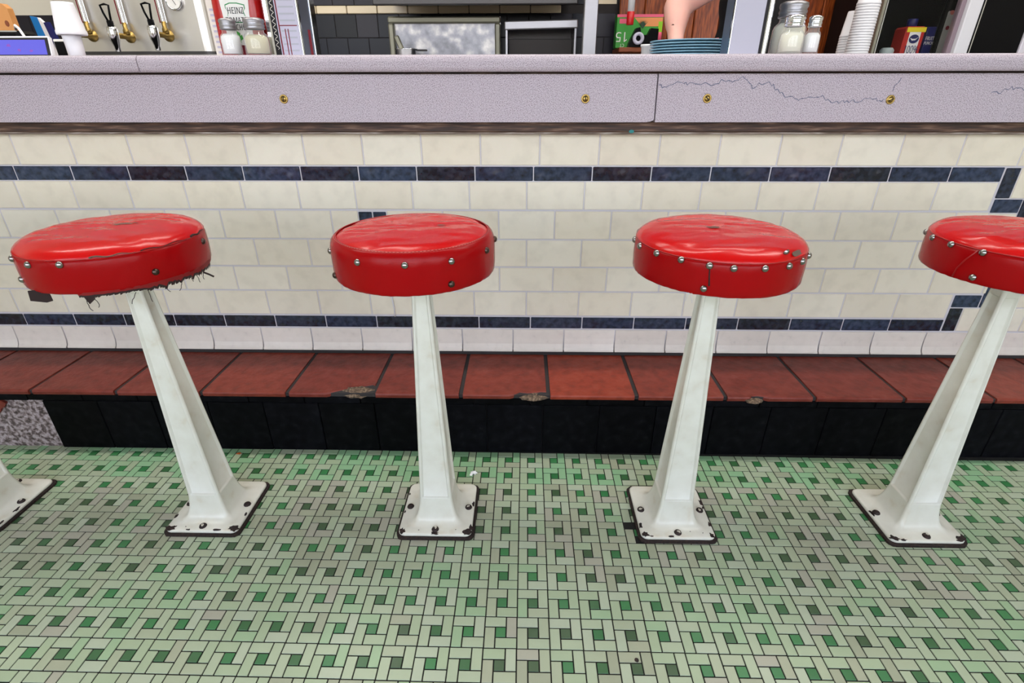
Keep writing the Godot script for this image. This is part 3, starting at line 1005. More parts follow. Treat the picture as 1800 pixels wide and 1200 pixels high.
func make_stool(x: float, label: String, sd: int, studs: Array, inset_welt := false, lean := 0.0, turn := 0.0) -> Node3D:
	var s := thing("bar_stool", label, "stool", Vector3(x, 0, 0.470), "red stools along the counter")
	# dark bedding that squeezes out under the foot
	var bed := PackedVector2Array()
	for p in rounded(0.182, 0.182, 0.016, 8):
		bed.append(p * (1.0 + rng.randf_range(-0.006, 0.010)))
	part(s, "gasket", plate(bed, 0.0, 0.0062, Transform3D(FLAT, Vector3.ZERO)), M.chip)
	var ped := part(s, "pedestal", pedestal(lean), M.enamel)
	for c in [[0.0, 0.0715], [0.0715, 0.0], [-0.0715, 0.0], [0.0, -0.0715]]:
		var b := part(s, "bolt", lathe([Vector2(0.0086, 0.012), Vector2(0.0086, 0.0154), Vector2(0.0072, 0.0184), Vector2(0.0040, 0.0198), Vector2(0.0, 0.0202)], 14), M.bolt, Vector3(c[0], 0, c[1]), Basis(Vector3.UP, rng.randf() * 6.0))
		if rng.randf() < 0.55:
			part(b, "paint_remnant", plate(ragged(0.0042, 0.0030, 0.4, 9), 0.0, 0.0007, Transform3D(FLAT, Vector3.ZERO)), M.bolt_bright, Vector3(rng.randf_range(-0.003, 0.003), 0.0194, rng.randf_range(-0.002, 0.002)))
	# paint flaked off along the foot's edge and corners
	for k in 6:
		var side := rng.randi() % 3
		var q := rng.randf_range(-0.078, 0.078)
		var p := [Vector2(q, 0.0825), Vector2(0.0825, q), Vector2(-0.0825, q)][side] as Vector2
		var r := rng.randf_range(0.002, 0.0055)
		part(ped, "paint_chip", plate(ragged(r * (1.8 if side == 0 else 0.8), r * (0.8 if side == 0 else 1.8), 0.4, 11), 0.0, 0.0005, Transform3D(FLAT, Vector3.ZERO)), M.chip, Vector3(p.x, 0.0140, p.y))
	for c in [[1, 1], [-1, 1]]:
		part(ped, "paint_chip", plate(ragged(rng.randf_range(0.005, 0.013), 0.0075, 0.45, 15), 0.0, 0.0006, Transform3D(FLAT, Vector3.ZERO)), M.chip, Vector3(c[0] * 0.0765, 0.0141, c[1] * 0.0775))
	for k in 4:
		var p := Vector2(rng.randf_range(-0.07, 0.07), rng.randf_range(0.05, 0.075))
		part(ped, "paint_chip", plate(ragged(0.0012, 0.0010, 0.5, 7), 0.0, 0.0004, Transform3D(FLAT, Vector3.ZERO)), M.chip, Vector3(p.x, 0.0150, p.y))
	# seat
	var seat := Node3D.new()
	seat.name = "seat"
	seat.position = Vector3(-lean * 0.63 + turn, 0, 0)
	s.add_child(seat)
	part(seat, "band", band_mesh(sd, inset_welt), M.band)
	part(seat, "cushion", cushion_mesh(sd), M.vinyl)
	part(seat, "seat_pan", lathe([Vector2(0.0, 0.6325), Vector2(0.135, 0.6325), Vector2(0.135, 0.640), Vector2(0.0, 0.640)], 40), M.matte_black)
	var welt := []
	for k in 97:
		welt.append(on_rim(k * 3.75, 0.7046 if inset_welt else 0.6905, 0.1402 if inset_welt else 0.1500))
	part(seat, "welt", tube(welt, 0.0011, 6), M.welt)
	for d in studs:
		var dull: bool = d.size() > 2
		part(seat, "stud", lathe([Vector2(0.0062, -0.0006), Vector2(0.0061, 0.0008), Vector2(0.0052, 0.0028), Vector2(0.0034, 0.0043), Vector2(0.0015, 0.0049), Vector2(0.0, 0.0050)], 16), M.dull_stud if dull else M.stud, on_rim(d[0], d[1], 0.1522), rim_turn(d[0]))
	return s

func thread_line(a: Vector3, drop: float, n := 7) -> Array:
	var path := []
	var d := Vector3(rng.randf_range(-0.5, 0.5), -1.0, rng.randf_range(-0.2, 0.4)).normalized()
	var p := a
	for i in n:
		path.append(p)
		d = (d + Vector3(rng.randf_range(-0.5, 0.5), rng.randf_range(-0.4, 0.2), rng.randf_range(-0.3, 0.3))).normalized()
		p += d * drop / n
	return path

func build_stools():
	wrinkle.seed = 9
	wrinkle.frequency = 1.0
	wrinkle.fractal_octaves = 3
	var ring := []
	for k in 12:
		ring.append([k * 30.0 + 4.0, 0.684])
	make_stool(-1.322, "red stool whose cream foot faces the hole in the black toe tiles", 1, ring)

	var a := make_stool(-0.750, "red vinyl stool with a ragged torn hem and hanging threads", 2, [[-44, 0.681], [-18, 0.6815], [5, 0.684], [54.4, 0.651, 1], [101, 0.674, 1], [-38, 0.647], [150, 0.684], [200, 0.684], [250, 0.684]], false, 0.030, -0.010)
	var seat := a.get_node("seat")
	# ragged cloth below the band
	var st := surf()
	var top := []
	var low := []
	for i in 70:
		var deg := 8.0 + i * 1.55
		var k := wrinkle.get_noise_1d(i * 0.35) * 0.5 + 0.5
		var d := 0.002 + 0.016 * k * k * smoothstep(30.0, 70.0, deg) + 0.002 * absf(wrinkle.get_noise_1d(i * 1.9 + 9.0))
		top.append(on_rim(deg, 0.6335, 0.1512))
		low.append(on_rim(deg, 0.6305 - d, 0.1500 - 0.3 * d))
	for i in 69:
		quad_out(st, top[i], top[i + 1], low[i + 1], low[i], top[i])
	part(seat, "frayed_hem", done(st), mat(col(132, 14, 18), 0.7))
	st = surf()
	for i in 66:
		var d2: float = (0.0015 if i < 26 else 0.0035) + 0.005 * absf(wrinkle.get_noise_1d(i * 1.1 + 40.0))
		quad_out(st, low[i], low[i + 1], low[i + 1] + Vector3(0, -d2 * 0.6, 0) - low[i].normalized() * 0.002, low[i] + Vector3(0, -d2, 0) - low[i].normalized() * 0.002, top[i])
	part(seat, "torn_lining", done(st), M.dark_tear)
	for deg in [12.0, 16.0, 40.0, 47.0, 60.0, 70.0, 78.0, 84.0, 92.0]:
		part(seat, "loose_thread", tube(thread_line(on_rim(deg, 0.622, 0.149), rng.randf_range(0.012, 0.032)), 0.0006, 5), M.thread)
	part(seat, "torn_flap", tube([on_rim(92.0, 0.618, 0.150), on_rim(94.0, 0.612, 0.156), on_rim(95.0, 0.606, 0.163)], 0.0020, 6), M.dark_tear)
	part(seat, "torn_flap", plate(PackedVector2Array([Vector2(-0.016, 0.012), Vector2(0.012, 0.012), Vector2(0.013, -0.010), Vector2(0.004, -0.012), Vector2(-0.018, -0.006)]), -0.001, 0.001), M.dark_tear, on_rim(-22.0, 0.622, 0.147), Basis(Vector3.UP, deg_to_rad(20.0)))
	part(seat, "torn_flap", plate(PackedVector2Array([Vector2(-0.012, 0.010), Vector2(0.010, 0.010), Vector2(0.006, -0.004), Vector2(-0.004, -0.012)]), -0.001, 0.001), M.dark_tear, on_rim(14.0, 0.623, 0.147), Basis(Vector3.UP, deg_to_rad(14.0)))
	seat_patch(seat, "tear", 0.022, -0.002, 0.017, 0.004, -0.25, M.tear)
	seat_patch(seat, "tear", 0.040, -0.012, 0.006, 0.002, -0.1, M.dark_tear)
	for e in [[22.0, 47.0, 0.0016, M.tear], [50.0, 84.0, 0.0009, M.dark_tear], [88.0, 112.0, 0.0019, M.dark_tear]]:
		var path := []
		for k in 14:
			path.append(on_rim(lerpf(e[0], e[1], k / 13.0), 0.6925 + 0.0015 * sin(k * 0.9), 0.1503))
		part(seat, "split_seam", tube(path, e[2], 6, 0.0005), e[3])

	var b := make_stool(-0.199, "red vinyl stool with a stitched welt inset around its seat top", 3, [[-69, 0.681], [-27, 0.6855], [5, 0.686], [34.6, 0.685], [67.7, 0.684, 1], [93, 0.6865, 1], [33.7, 0.645, 1], [-61.3, 0.641, 1], [130, 0.684], [180, 0.684], [230, 0.684]], true, 0.0, -0.006)
	seat = b.get_node("seat")
	seat_patch(seat, "worn_spot", 0.053, -0.003, 0.0085, 0.0035, 0.0, M.tear)
	var stitch := surf()
	for k in 60:
		var deg := -75.0 + k * 2.5
		add_tube(stitch, [on_rim(deg, 0.7058, 0.1435), on_rim(deg + 1.5, 0.7058, 0.1435)], 0.0004, 5)
	part(seat, "stitching", done(stitch), mat(col(214, 120, 110), 0.7))

	var c := make_stool(0.367, "red vinyl stool with many close studs and a torn hole at its edge", 4, [[-102, 0.680], [-81, 0.6835], [-60, 0.6855], [-41, 0.686], [-23.2, 0.684], [-9, 0.683], [10, 0.683], [28.4, 0.6823], [43.7, 0.683], [61, 0.682], [-24.3, 0.644], [90, 0.684], [140, 0.684], [190, 0.684], [240, 0.684]])
	seat = c.get_node("seat")
	seat_patch(seat, "worn_spot", -0.017, 0.010, 0.013, 0.0055, 0.1, M.tear)
	part(seat, "tear", plate(ragged(0.013, 0.0058, 0.25, 14), 0.0, 0.001), M.tear, on_rim(37.0, 0.6990, 0.1470), Basis(Vector3.UP, deg_to_rad(37.0)) * Basis(Vector3.RIGHT, deg_to_rad(-48.0)))
	part(seat, "stud", lathe([Vector2(0.0062, 0.0), Vector2(0.0052, 0.0028), Vector2(0.0, 0.0046)], 16), M.stud, on_rim(27.5, 0.7035, 0.1420), rim_turn(27.0) * Basis(Vector3.RIGHT, 0.5))
	part(seat, "slit", tube([on_rim(-22.8, 0.680, 0.1524), on_rim(-22.4, 0.668, 0.1526), on_rim(-21.4, 0.650, 0.1522)], 0.0009, 6, 0.0014), M.dark_tear)
	for deg in [-31.0, -33.0]:
		part(seat, "loose_thread", tube(thread_line(on_rim(deg, 0.632, 0.151), 0.022), 0.0005, 5), M.pale_thread)

	var d := make_stool(0.937, "red vinyl stool with a studded overlap seam, next to the black key pattern", 5, [[-128, 0.681], [-104, 0.685], [-84, 0.6865], [-63, 0.687], [-63, 0.642], [-30, 0.685], [0, 0.685], [40, 0.685], [90, 0.685], [150, 0.685]])
	seat = d.get_node("seat")
	part(seat, "overlap_seam", tube([on_rim(-66.0, 0.6885, 0.1518), on_rim(-71.0, 0.668, 0.1528), on_rim(-74.0, 0.650, 0.1524), on_rim(-75.0, 0.633, 0.1518)], 0.0012, 6), M.welt)

# ---------------------------------------------------------------- kitchen behind
func upright(parent: Node3D, called: String, u0: float, u1: float, vref: float, v0: float, v1: float, z: float, depth: float, material: Material, bev := 0.0) -> MeshInstance3D:
	# a box standing square to the counter: its front face at z, edges read at row vref, from row v0 down to v1
	var m := (u0 + u1) / 2.0
	var lo := Vector3(at(u0, vref, z).x, at(m, v1, z).y, z - depth)
	var hi := Vector3(at(u1, vref, z).x, at(m, v0, z).y, z)
	var o := parent.position
	return box(parent, called, lo - o, hi - o, material, bev)

func build_kitchen():
	var wz := ZB
	var band_lo := at(800, 24, wz).y
	var band_hi := at(800, 9, wz).y
	var row_y := at(650, 66.5, wz).y
	var TP := 0.1105
	var xl := -XW
	var xr := at(1083, 60, wz).x
	var x_left := at(470, 60, wz).x
	var w := setting("wall_back", null)
	box(w, "plaster", Vector3(-XW, 0.0, wz - 0.1), Vector3(XW, YC, wz - 0.004), M.paint)
	box(w, "joint_bed", Vector3(x_left, 0.8, wz - 0.01), Vector3(xr, YC, wz - 0.0025), M.grout_dark)
	var x0 := at(627, 45, wz).x
	for r in range(-3, 5):
		var y0 := row_y + r * TP
		var y1 := row_y + (r + 1) * TP
		if r == 1:
			continue
		if r == 0:
			y1 = band_lo
		if r > 1:
			y0 = band_hi + (r - 2) * TP
			y1 = y0 + TP
		for k in range(-24, 14):
			var a := x0 + (k + (0.5 if r % 2 else 0.0)) * TP
			var b := a + TP
			a = maxf(a, x_left)
			b = minf(b, xr)
			if b - a < 0.01 or y1 - y0 < 0.01:
				continue
			var over := a > at(1040, 60, wz).x and y0 > band_lo - 0.02
			part(w, "beige_tile" if over else "dark_tile", box_mesh(Vector3(b - a - 0.003, y1 - y0 - 0.003, 0.008), 0.001), M.beige if over else M.kitchen_tile[rng.randi() % 4], Vector3((a + b) / 2, (y0 + y1) / 2, wz - 0.004))
	for k in range(-9, 5):
		var a := at(717, 20, wz).x + k * 0.1555
		var b := minf(a + 0.1555, xr)
		if b > a + 0.01:
			part(w, "beige_tile", box_mesh(Vector3(b - a - 0.003, band_hi - band_lo - 0.002, 0.012), 0.003), M.beige, Vector3((a + b) / 2, (band_hi + band_lo) / 2, wz - 0.001))
	# dark wainscot left of the urn
	var top := at(60, 27, wz).y
	for k in 12:
		var a := at(61, 60, wz).x + (k - 8) * 0.142
		if a + 0.142 < x_left:
			part(w, "dark_tile", box_mesh(Vector3(0.139, top - 0.9, 0.008), 0.001), M.kitchen_tile[3], Vector3(a + 0.071, (top + 0.9) / 2, wz))
	# wood panelling on the right
	var pw := setting("wall_panelling", null)
	box(pw, "backing", Vector3(xr, 0.0, wz - 0.003), Vector3(XW, YC, wz + 0.03), M.ink)
	for k in 24:
		var a := xr + 0.002 + k * 0.125
		if a + 0.12 < XW:
			box(pw, "plank", Vector3(a, 0.05, wz + 0.028), Vector3(a + 0.1225, YC - 0.01, wz + 0.045), M.panel_wood, 0.004)
	# back counter
	var bc := thing("back_counter", "long stainless steel back counter along the kitchen wall", "counter")
	box(bc, "worktop", Vector3(-XW + 0.01, 0.93, wz + 0.05), Vector3(XW - 0.01, 0.965, -1.02), M.steel, 0.004)
	box(bc, "carcass", Vector3(-XW + 0.01, 0.0, wz + 0.05), Vector3(XW - 0.01, 0.93, -1.06), M.dark_steel)
	# hood
	var hd := thing("exhaust_hood", "stainless exhaust hood above the beige tile band", "hood")
	var hy := at(850, 8, -1.25).y
	box(hd, "canopy", Vector3(at(655, 5, -1.25).x, hy + 0.05, wz + 0.02), Vector3(at(1016, 5, -1.25).x, hy + 0.45, -1.25), M.dark_steel, 0.004)
	box(hd, "lip", Vector3(at(655, 5, -1.25).x, hy, -1.28), Vector3(at(1016, 5, -1.25).x, hy + 0.05, -1.245), M.dark_steel, 0.004)
	# framed steel splash panel
	var sp := thing("splash_panel", "worn steel splash panel in a mitred grey frame", "panel")
	var z := -1.50
	var fx0 := at(684, 60, z).x
	var fx1 := at(880, 60, z).x
	var fy1 := at(780, 29, z).y
	var fy0 := 0.966
	box(sp, "sheet", Vector3(fx0, fy0, z - 0.02), Vector3(fx1, fy1, z - 0.012), M.worn_steel)
	var fw := 0.028
	for f in [[fx0, fx0 + fw, fy0, fy1 - fw], [fx1 - fw, fx1, fy0, fy1 - fw], [fx0, fx1, fy1 - fw, fy1]]:
		box(sp, "frame_bar", Vector3(f[0], f[2], z - 0.025), Vector3(f[1], f[3], z + 0.012), M.galv, 0.006)
	var st := surf()
	# steel pan with a scoop standing in it
	var pz := -1.38
	var pc := at(715, 97, pz)
	var pan := thing("steel_pan", "small steel pan with a scoop in front of the splash panel", "pan", Vector3(pc.x, 0.966, pz))
	var ph := at(715, 86, pz).y - 0.966
	part(pan, "body", lathe([Vector2(0.0, 0.0), Vector2(0.048, 0.0), Vector2(0.050, ph - 0.004), Vector2(0.055, ph), Vector2(0.047, ph), Vector2(0.046, 0.02), Vector2(0.0, 0.02)], 28), M.chrome)
	part(pan, "rim_handle", box_mesh(Vector3(0.05, 0.008, 0.02), 0.003), M.dark_steel, Vector3(0.075, ph - 0.006, 0))
	var s0 := at(707, 88, pz) - pan.position
	var s1 := at(696, 63, pz) - pan.position
	var dir := (s1 - s0).normalized()
	part(pan, "scoop_handle", box_mesh(Vector3(0.024, s0.distance_to(s1), 0.012), 0.005), M.galv, (s0 + s1) / 2, Basis(dir.cross(Vector3.BACK), dir, Vector3.BACK))
	# steel warmer with a lifted front
	var wm := thing("food_warmer", "open fronted steel food warmer with a bright top lip", "warmer")
	z = -1.30
	var a0 := at(889, 80, z).x
	var a1 := at(1012, 80, z).x
	var b1 := at(950, 38, z).y
	box(wm, "back", Vector3(a0, 0.966, z - 0.22), Vector3(a1, b1, z - 0.20), M.dark_steel)
	box(wm, "side", Vector3(a0, 0.966, z - 0.2), Vector3(a0 + 0.008, b1, z), M.steel)
	box(wm, "side", Vector3(a1 - 0.008, 0.966, z - 0.2), Vector3(a1, b1, z), M.steel)
	box(wm, "roof", Vector3(a0, b1 - 0.006, z - 0.22), Vector3(a1, b1, z), M.steel)
	part(wm, "lip", box_mesh(Vector3(a1 - a0 + 0.01, 0.034, 0.012), 0.004), M.steel, Vector3((a0 + a1) / 2, b1 - 0.012, z + 0.004), Basis(Vector3.BACK, 0.02))
	part(wm, "flap", box_mesh(Vector3(a1 - a0 - 0.02, 0.17, 0.006), 0.002), M.dark_steel, Vector3((a0 + a1) / 2, b1 - 0.14, z - 0.10), Basis(Vector3.RIGHT, 0.45))
	# corner post
	var po := thing("steel_post", "brushed steel corner post beside the blue black tiles", "post")
	box(po, "face", Vector3(at(1023, 95, -1.15).x, 0.966, -1.19), Vector3(at(1047, 95, -1.15).x, YC, -1.15), M.steel, 0.003)
	box(po, "wing", Vector3(at(1044, 95, -1.15).x, 0.966, -1.24), Vector3(at(1047, 95, -1.15).x, YC, -1.19), M.steel, 0.001)
	build_panel_shelf()
	build_urn()
	build_cooler()

func build_panel_shelf():
	var z := -1.42
	var sh := thing("wall_shelf", "small wooden shelf on the wood panelling", "shelf")
	var y := at(1120, 83, z).y
	var x0 := at(1088, 83, z).x
	var x1 := at(1170, 83, z).x
	box(sh, "board", Vector3(x0, y - 0.02, ZB + 0.045), Vector3(x1, y, z), M.shelf_wood, 0.003)
	for x in [x0 + 0.02, x1 - 0.035]:
		box(sh, "bracket", Vector3(x, y - 0.10, ZB + 0.045), Vector3(x + 0.015, y - 0.02, z - 0.04), M.shelf_wood, 0.002)
	# green carton with a pineapple print, standing on its head
	z = -1.50
	var b := thing("juice_carton", "green and pink carton with pineapple print standing upside down", "carton")
	var c0 := at(1083, 60, z)
	var c1 := at(1163, 60, z)
	var top := at(1120, 25, z).y
	box(b, "carton_body", Vector3(c0.x, y + 0.001, z - 0.07), Vector3(c1.x, top, z), M.green, 0.002)
	var w := c1.x - c0.x
	var f := z + 0.0008
	box(b, "pink_band", Vector3(c0.x, top - 0.012, z - 0.0005), Vector3(c1.x, top, f), M.pink)
	part(b, "fruit_print", plate(PackedVector2Array([Vector2(0, 0), Vector2(0.09, 0), Vector2(0.09, 0.036), Vector2(-0.045, 0.036), Vector2(-0.02, 0.012)]), 0.0, 0.0008), M.orange_print, Vector3(c1.x - 0.092, top - 0.05, z))
	box(b, "lime_panel", Vector3(c1.x - 0.02, y + 0.004, z - 0.0005), Vector3(c1.x - 0.001, top - 0.03, f + 0.0004), M.lime)
	box(b, "pink_patch", Vector3(c0.x + 0.012, top - 0.038, z - 0.0005), Vector3(c0.x + 0.05, top - 0.018, f), M.pink)
	var st := surf()
	for k in 11:
		var t := -1.3 + k * 0.26
		add_plate(st, PackedVector2Array([Vector2(-0.004, 0), Vector2(0.004, 0), Vector2(sin(t) * 0.02, 0.03)]), 0.0, 0.0006, Transform3D(Basis(Vector3.BACK, t), Vector3(0, 0, 0.0002 * k)))
	part(b, "leaf_print", done(st), mat(col(40, 70, 48), 0.6), Vector3(c0.x + w * 0.57, top - 0.055, f))
	text(b, "print_number", "15", 0.042, M.label_white, Vector3(c0.x + 0.028, y + 0.048, f + 0.001), Basis(Vector3.BACK, PI))
	text(b, "print_unit", "CT", 0.014, M.label_white, Vector3(c0.x + 0.032, y + 0.012, f + 0.001), Basis(Vector3.BACK, PI))
	# tape dispenser
	z = -1.44
	var t := thing("tape_dispenser", "black desk tape dispenser on the small wooden shelf", "dispenser")
	var d0 := at(1104, 80, z).x
	var d1 := at(1154, 80, z).x
	var dw := d1 - d0
	part(t, "dispenser_body", plate(PackedVector2Array([Vector2(0.0, 0.0), Vector2(dw, 0.0), Vector2(dw, 0.075), Vector2(dw * 0.74, 0.078), Vector2(dw * 0.64, 0.05), Vector2(dw * 0.42, 0.05), Vector2(dw * 0.36, 0.082), Vector2(dw * 0.22, 0.078), Vector2(dw * 0.02, 0.02)]), -0.03, 0.012), M.black, Vector3(d0, y + 0.001, z))
	part(t, "tape_roll", lathe([Vector2(0.012, -0.01), Vector2(0.026, -0.01), Vector2(0.026, 0.01), Vector2(0.012, 0.01), Vector2(0.012, -0.01)], 24, Transform3D(Basis(Vector3.RIGHT, PI / 2), Vector3.ZERO)), M.lavender, Vector3(d0 + dw * 0.3, y + 0.036, z + 0.024))
	# highlighter
	var hl := at(1158, 72, z)
	var h := thing("highlighter", "pink capped highlighter pen beside the tape dispenser", "pen", Vector3(hl.x, y + 0.001, z))
	part(h, "barrel", lathe([Vector2(0.0, 0.0), Vector2(0.009, 0.0), Vector2(0.009, 0.03), Vector2(0.0, 0.03)], 14), M.lavender)
	part(h, "cap", lathe([Vector2(0.0, 0.028), Vector2(0.0105, 0.028), Vector2(0.0105, 0.058), Vector2(0.008, 0.062), Vector2(0.0, 0.062)], 14), M.pink)
	# white tube with a red cap hanging in front of the panelling
	z = -1.36
	var tp := at(1107, 44, z)
	var tu := thing("paper_tube", "white tube with a red end hung on the wood panelling", "tube", tp)
	part(tu, "red_end", lathe([Vector2(0.0, 0.0), Vector2(0.015, 0.0), Vector2(0.0165, 0.004), Vector2(0.0165, 0.052), Vector2(0.0, 0.052)], 20), M.red)
	part(tu, "sleeve", lathe([Vector2(0.0, 0.05), Vector2(0.0155, 0.05), Vector2(0.0155, 0.30), Vector2(0.0, 0.30)], 20), M.white)
	part(tu, "hook", tube([Vector3(0, 0.30, 0), Vector3(0, 0.32, 0), Vector3(0, 0.325, -0.05), Vector3(0, 0.325, ZB + 0.045 - z)], 0.002, 6), M.chrome)
	# white cup at the shelf's foot
	var cz := -1.10
	var cp := at(1140, 81, cz)
	var cup := thing("foam_cup", "single white foam cup below the small wooden shelf", "cup", Vector3(cp.x, 0.966, cz))
	part(cup, "cup_body", lathe([Vector2(0.0, 0.0), Vector2(0.022, 0.0), Vector2(0.030, cp.y - 0.97), Vector2(0.033, cp.y - 0.968), Vector2(0.033, cp.y - 0.960), Vector2(0.028, cp.y - 0.960), Vector2(0.020, 0.01), Vector2(0.0, 0.01)], 24), M.foam)

func build_urn():
	var z := -1.22                                     # front of the urn
	var y0 := at(250, 93, z).y
	var xa := at(112, 92, z).x
	var xb := at(380, 92, z).x
	var stand := thing("urn_stand", "low steel stand under the coffee urn", "stand")
	box(stand, "tray", Vector3(xa - 0.01, y0 - 0.03, z - 0.38), Vector3(xb + 0.005, y0 - 0.006, z + 0.01), M.steel, 0.004)
	for p in [[xa + 0.02, z - 0.02], [xb - 0.05, z - 0.02], [xa + 0.02, z - 0.36], [xb - 0.05, z - 0.36]]:
		box(stand, "leg", Vector3(p[0], 0.966, p[1] - 0.015), Vector3(p[0] + 0.03, y0 - 0.03, p[1] + 0.015), M.dark_steel, 0.002)
	var u := thing("coffee_urn", "wide stainless coffee urn with black handled taps and sight glasses", "coffee urn", Vector3((xa + xb) / 2, y0 - 0.006, z - 0.18))
	var w := xb - xa
	var body := rounded(w, 0.36, 0.05, 8)
	part(u, "tank", plate(body, 0.012, 0.62, Transform3D(FLAT, Vector3.ZERO)), mat(col(214, 210, 204), 0.3, 0.85))
	part(u, "base_rim", plate(rounded(w + 0.006, 0.366, 0.053, 8), 0.0, 0.012, Transform3D(FLAT, Vector3.ZERO)), M.dark_steel)
	part(u, "lid", plate(rounded(w + 0.01, 0.37, 0.055, 8), 0.62, 0.645, Transform3D(FLAT, Vector3.ZERO)), M.chrome)
	for p in [[163, 63], [229, 65], [297, 63]]:
		var c := at(p[0], p[1], z) - u.position
		var tp := part(u, "tap", lathe([Vector2(0.0, -0.004), Vector2(0.024, -0.004), Vector2(0.024, 0.004), Vector2(0.015, 0.008), Vector2(0.011, 0.03), Vector2(0.011, 0.10), Vector2(0.0, 0.10)], 18, Transform3D(Basis(Vector3.RIGHT, PI / 2), Vector3.ZERO)), M.brass, c)
		part(tp, "spout", lathe([Vector2(0.0, -0.062), Vector2(0.010, -0.062), Vector2(0.011, -0.045), Vector2(0.019, -0.02), Vector2(0.021, 0.02), Vector2(0.019, 0.03), Vector2(0.0, 0.03)], 18), M.chrome, Vector3(0, 0, 0.105))
		part(tp, "valve_stem", box_mesh(Vector3(0.024, 0.026, 0.016), 0.004), M.black, Vector3(0, 0.042, 0.105))
		part(tp, "handle", tube([Vector3(0.006, 0.05, 0.105), Vector3(0.010, 0.08, 0.106), Vector3(0.016, 0.108, 0.108), Vector3(0.0, 0.112, 0.109), Vector3(-0.020, 0.108, 0.108), Vector3(-0.016, 0.08, 0.106), Vector3(-0.006, 0.05, 0.105)], 0.0042, 8), M.black)
		# gauge glass beside the tap
		var gx := 0.004
		part(tp, "gauge_fitting", lathe([Vector2(0.0, 0.0), Vector2(0.013, 0.0), Vector2(0.013, 0.016), Vector2(0.009, 0.022), Vector2(0.009, 0.045), Vector2(0.0, 0.045)], 16), M.brass, Vector3(gx, 0.008, 0.022))
		part(tp, "gauge_glass", lathe([Vector2(0.0065, 0.04), Vector2(0.0065, 0.42)], 14), M.chrome, Vector3(gx, 0.008, 0.022))
		part(tp, "gauge_guard", lathe([Vector2(0.0025, 0.04), Vector2(0.0025, 0.42)], 8), M.wine, Vector3(gx - 0.014, 0.008, 0.022))
		part(tp, "gauge_guard", lathe([Vector2(0.0025, 0.04), Vector2(0.0025, 0.42)], 8), M.chrome, Vector3(gx + 0.014, 0.008, 0.022))
	var g := at(307, 2, z) - u.position
	var dial := part(u, "dial", lathe([Vector2(0.0, 0.0), Vector2(0.036, 0.0), Vector2(0.036, 0.012), Vector2(0.031, 0.015), Vector2(0.030, 0.011), Vector2(0.0, 0.011)], 28, Transform3D(Basis(Vector3.RIGHT, PI / 2), Vector3.ZERO)), M.chrome, g)
	part(dial, "dial_face", plate(ellipse(0.0295, 0.0295), 0.0112, 0.0118), M.label_white)
	part(dial, "needle", box_mesh(Vector3(0.002, 0.022, 0.0008)), M.ink, Vector3(0.003, -0.006, 0.0124), Basis(Vector3.BACK, 0.5))

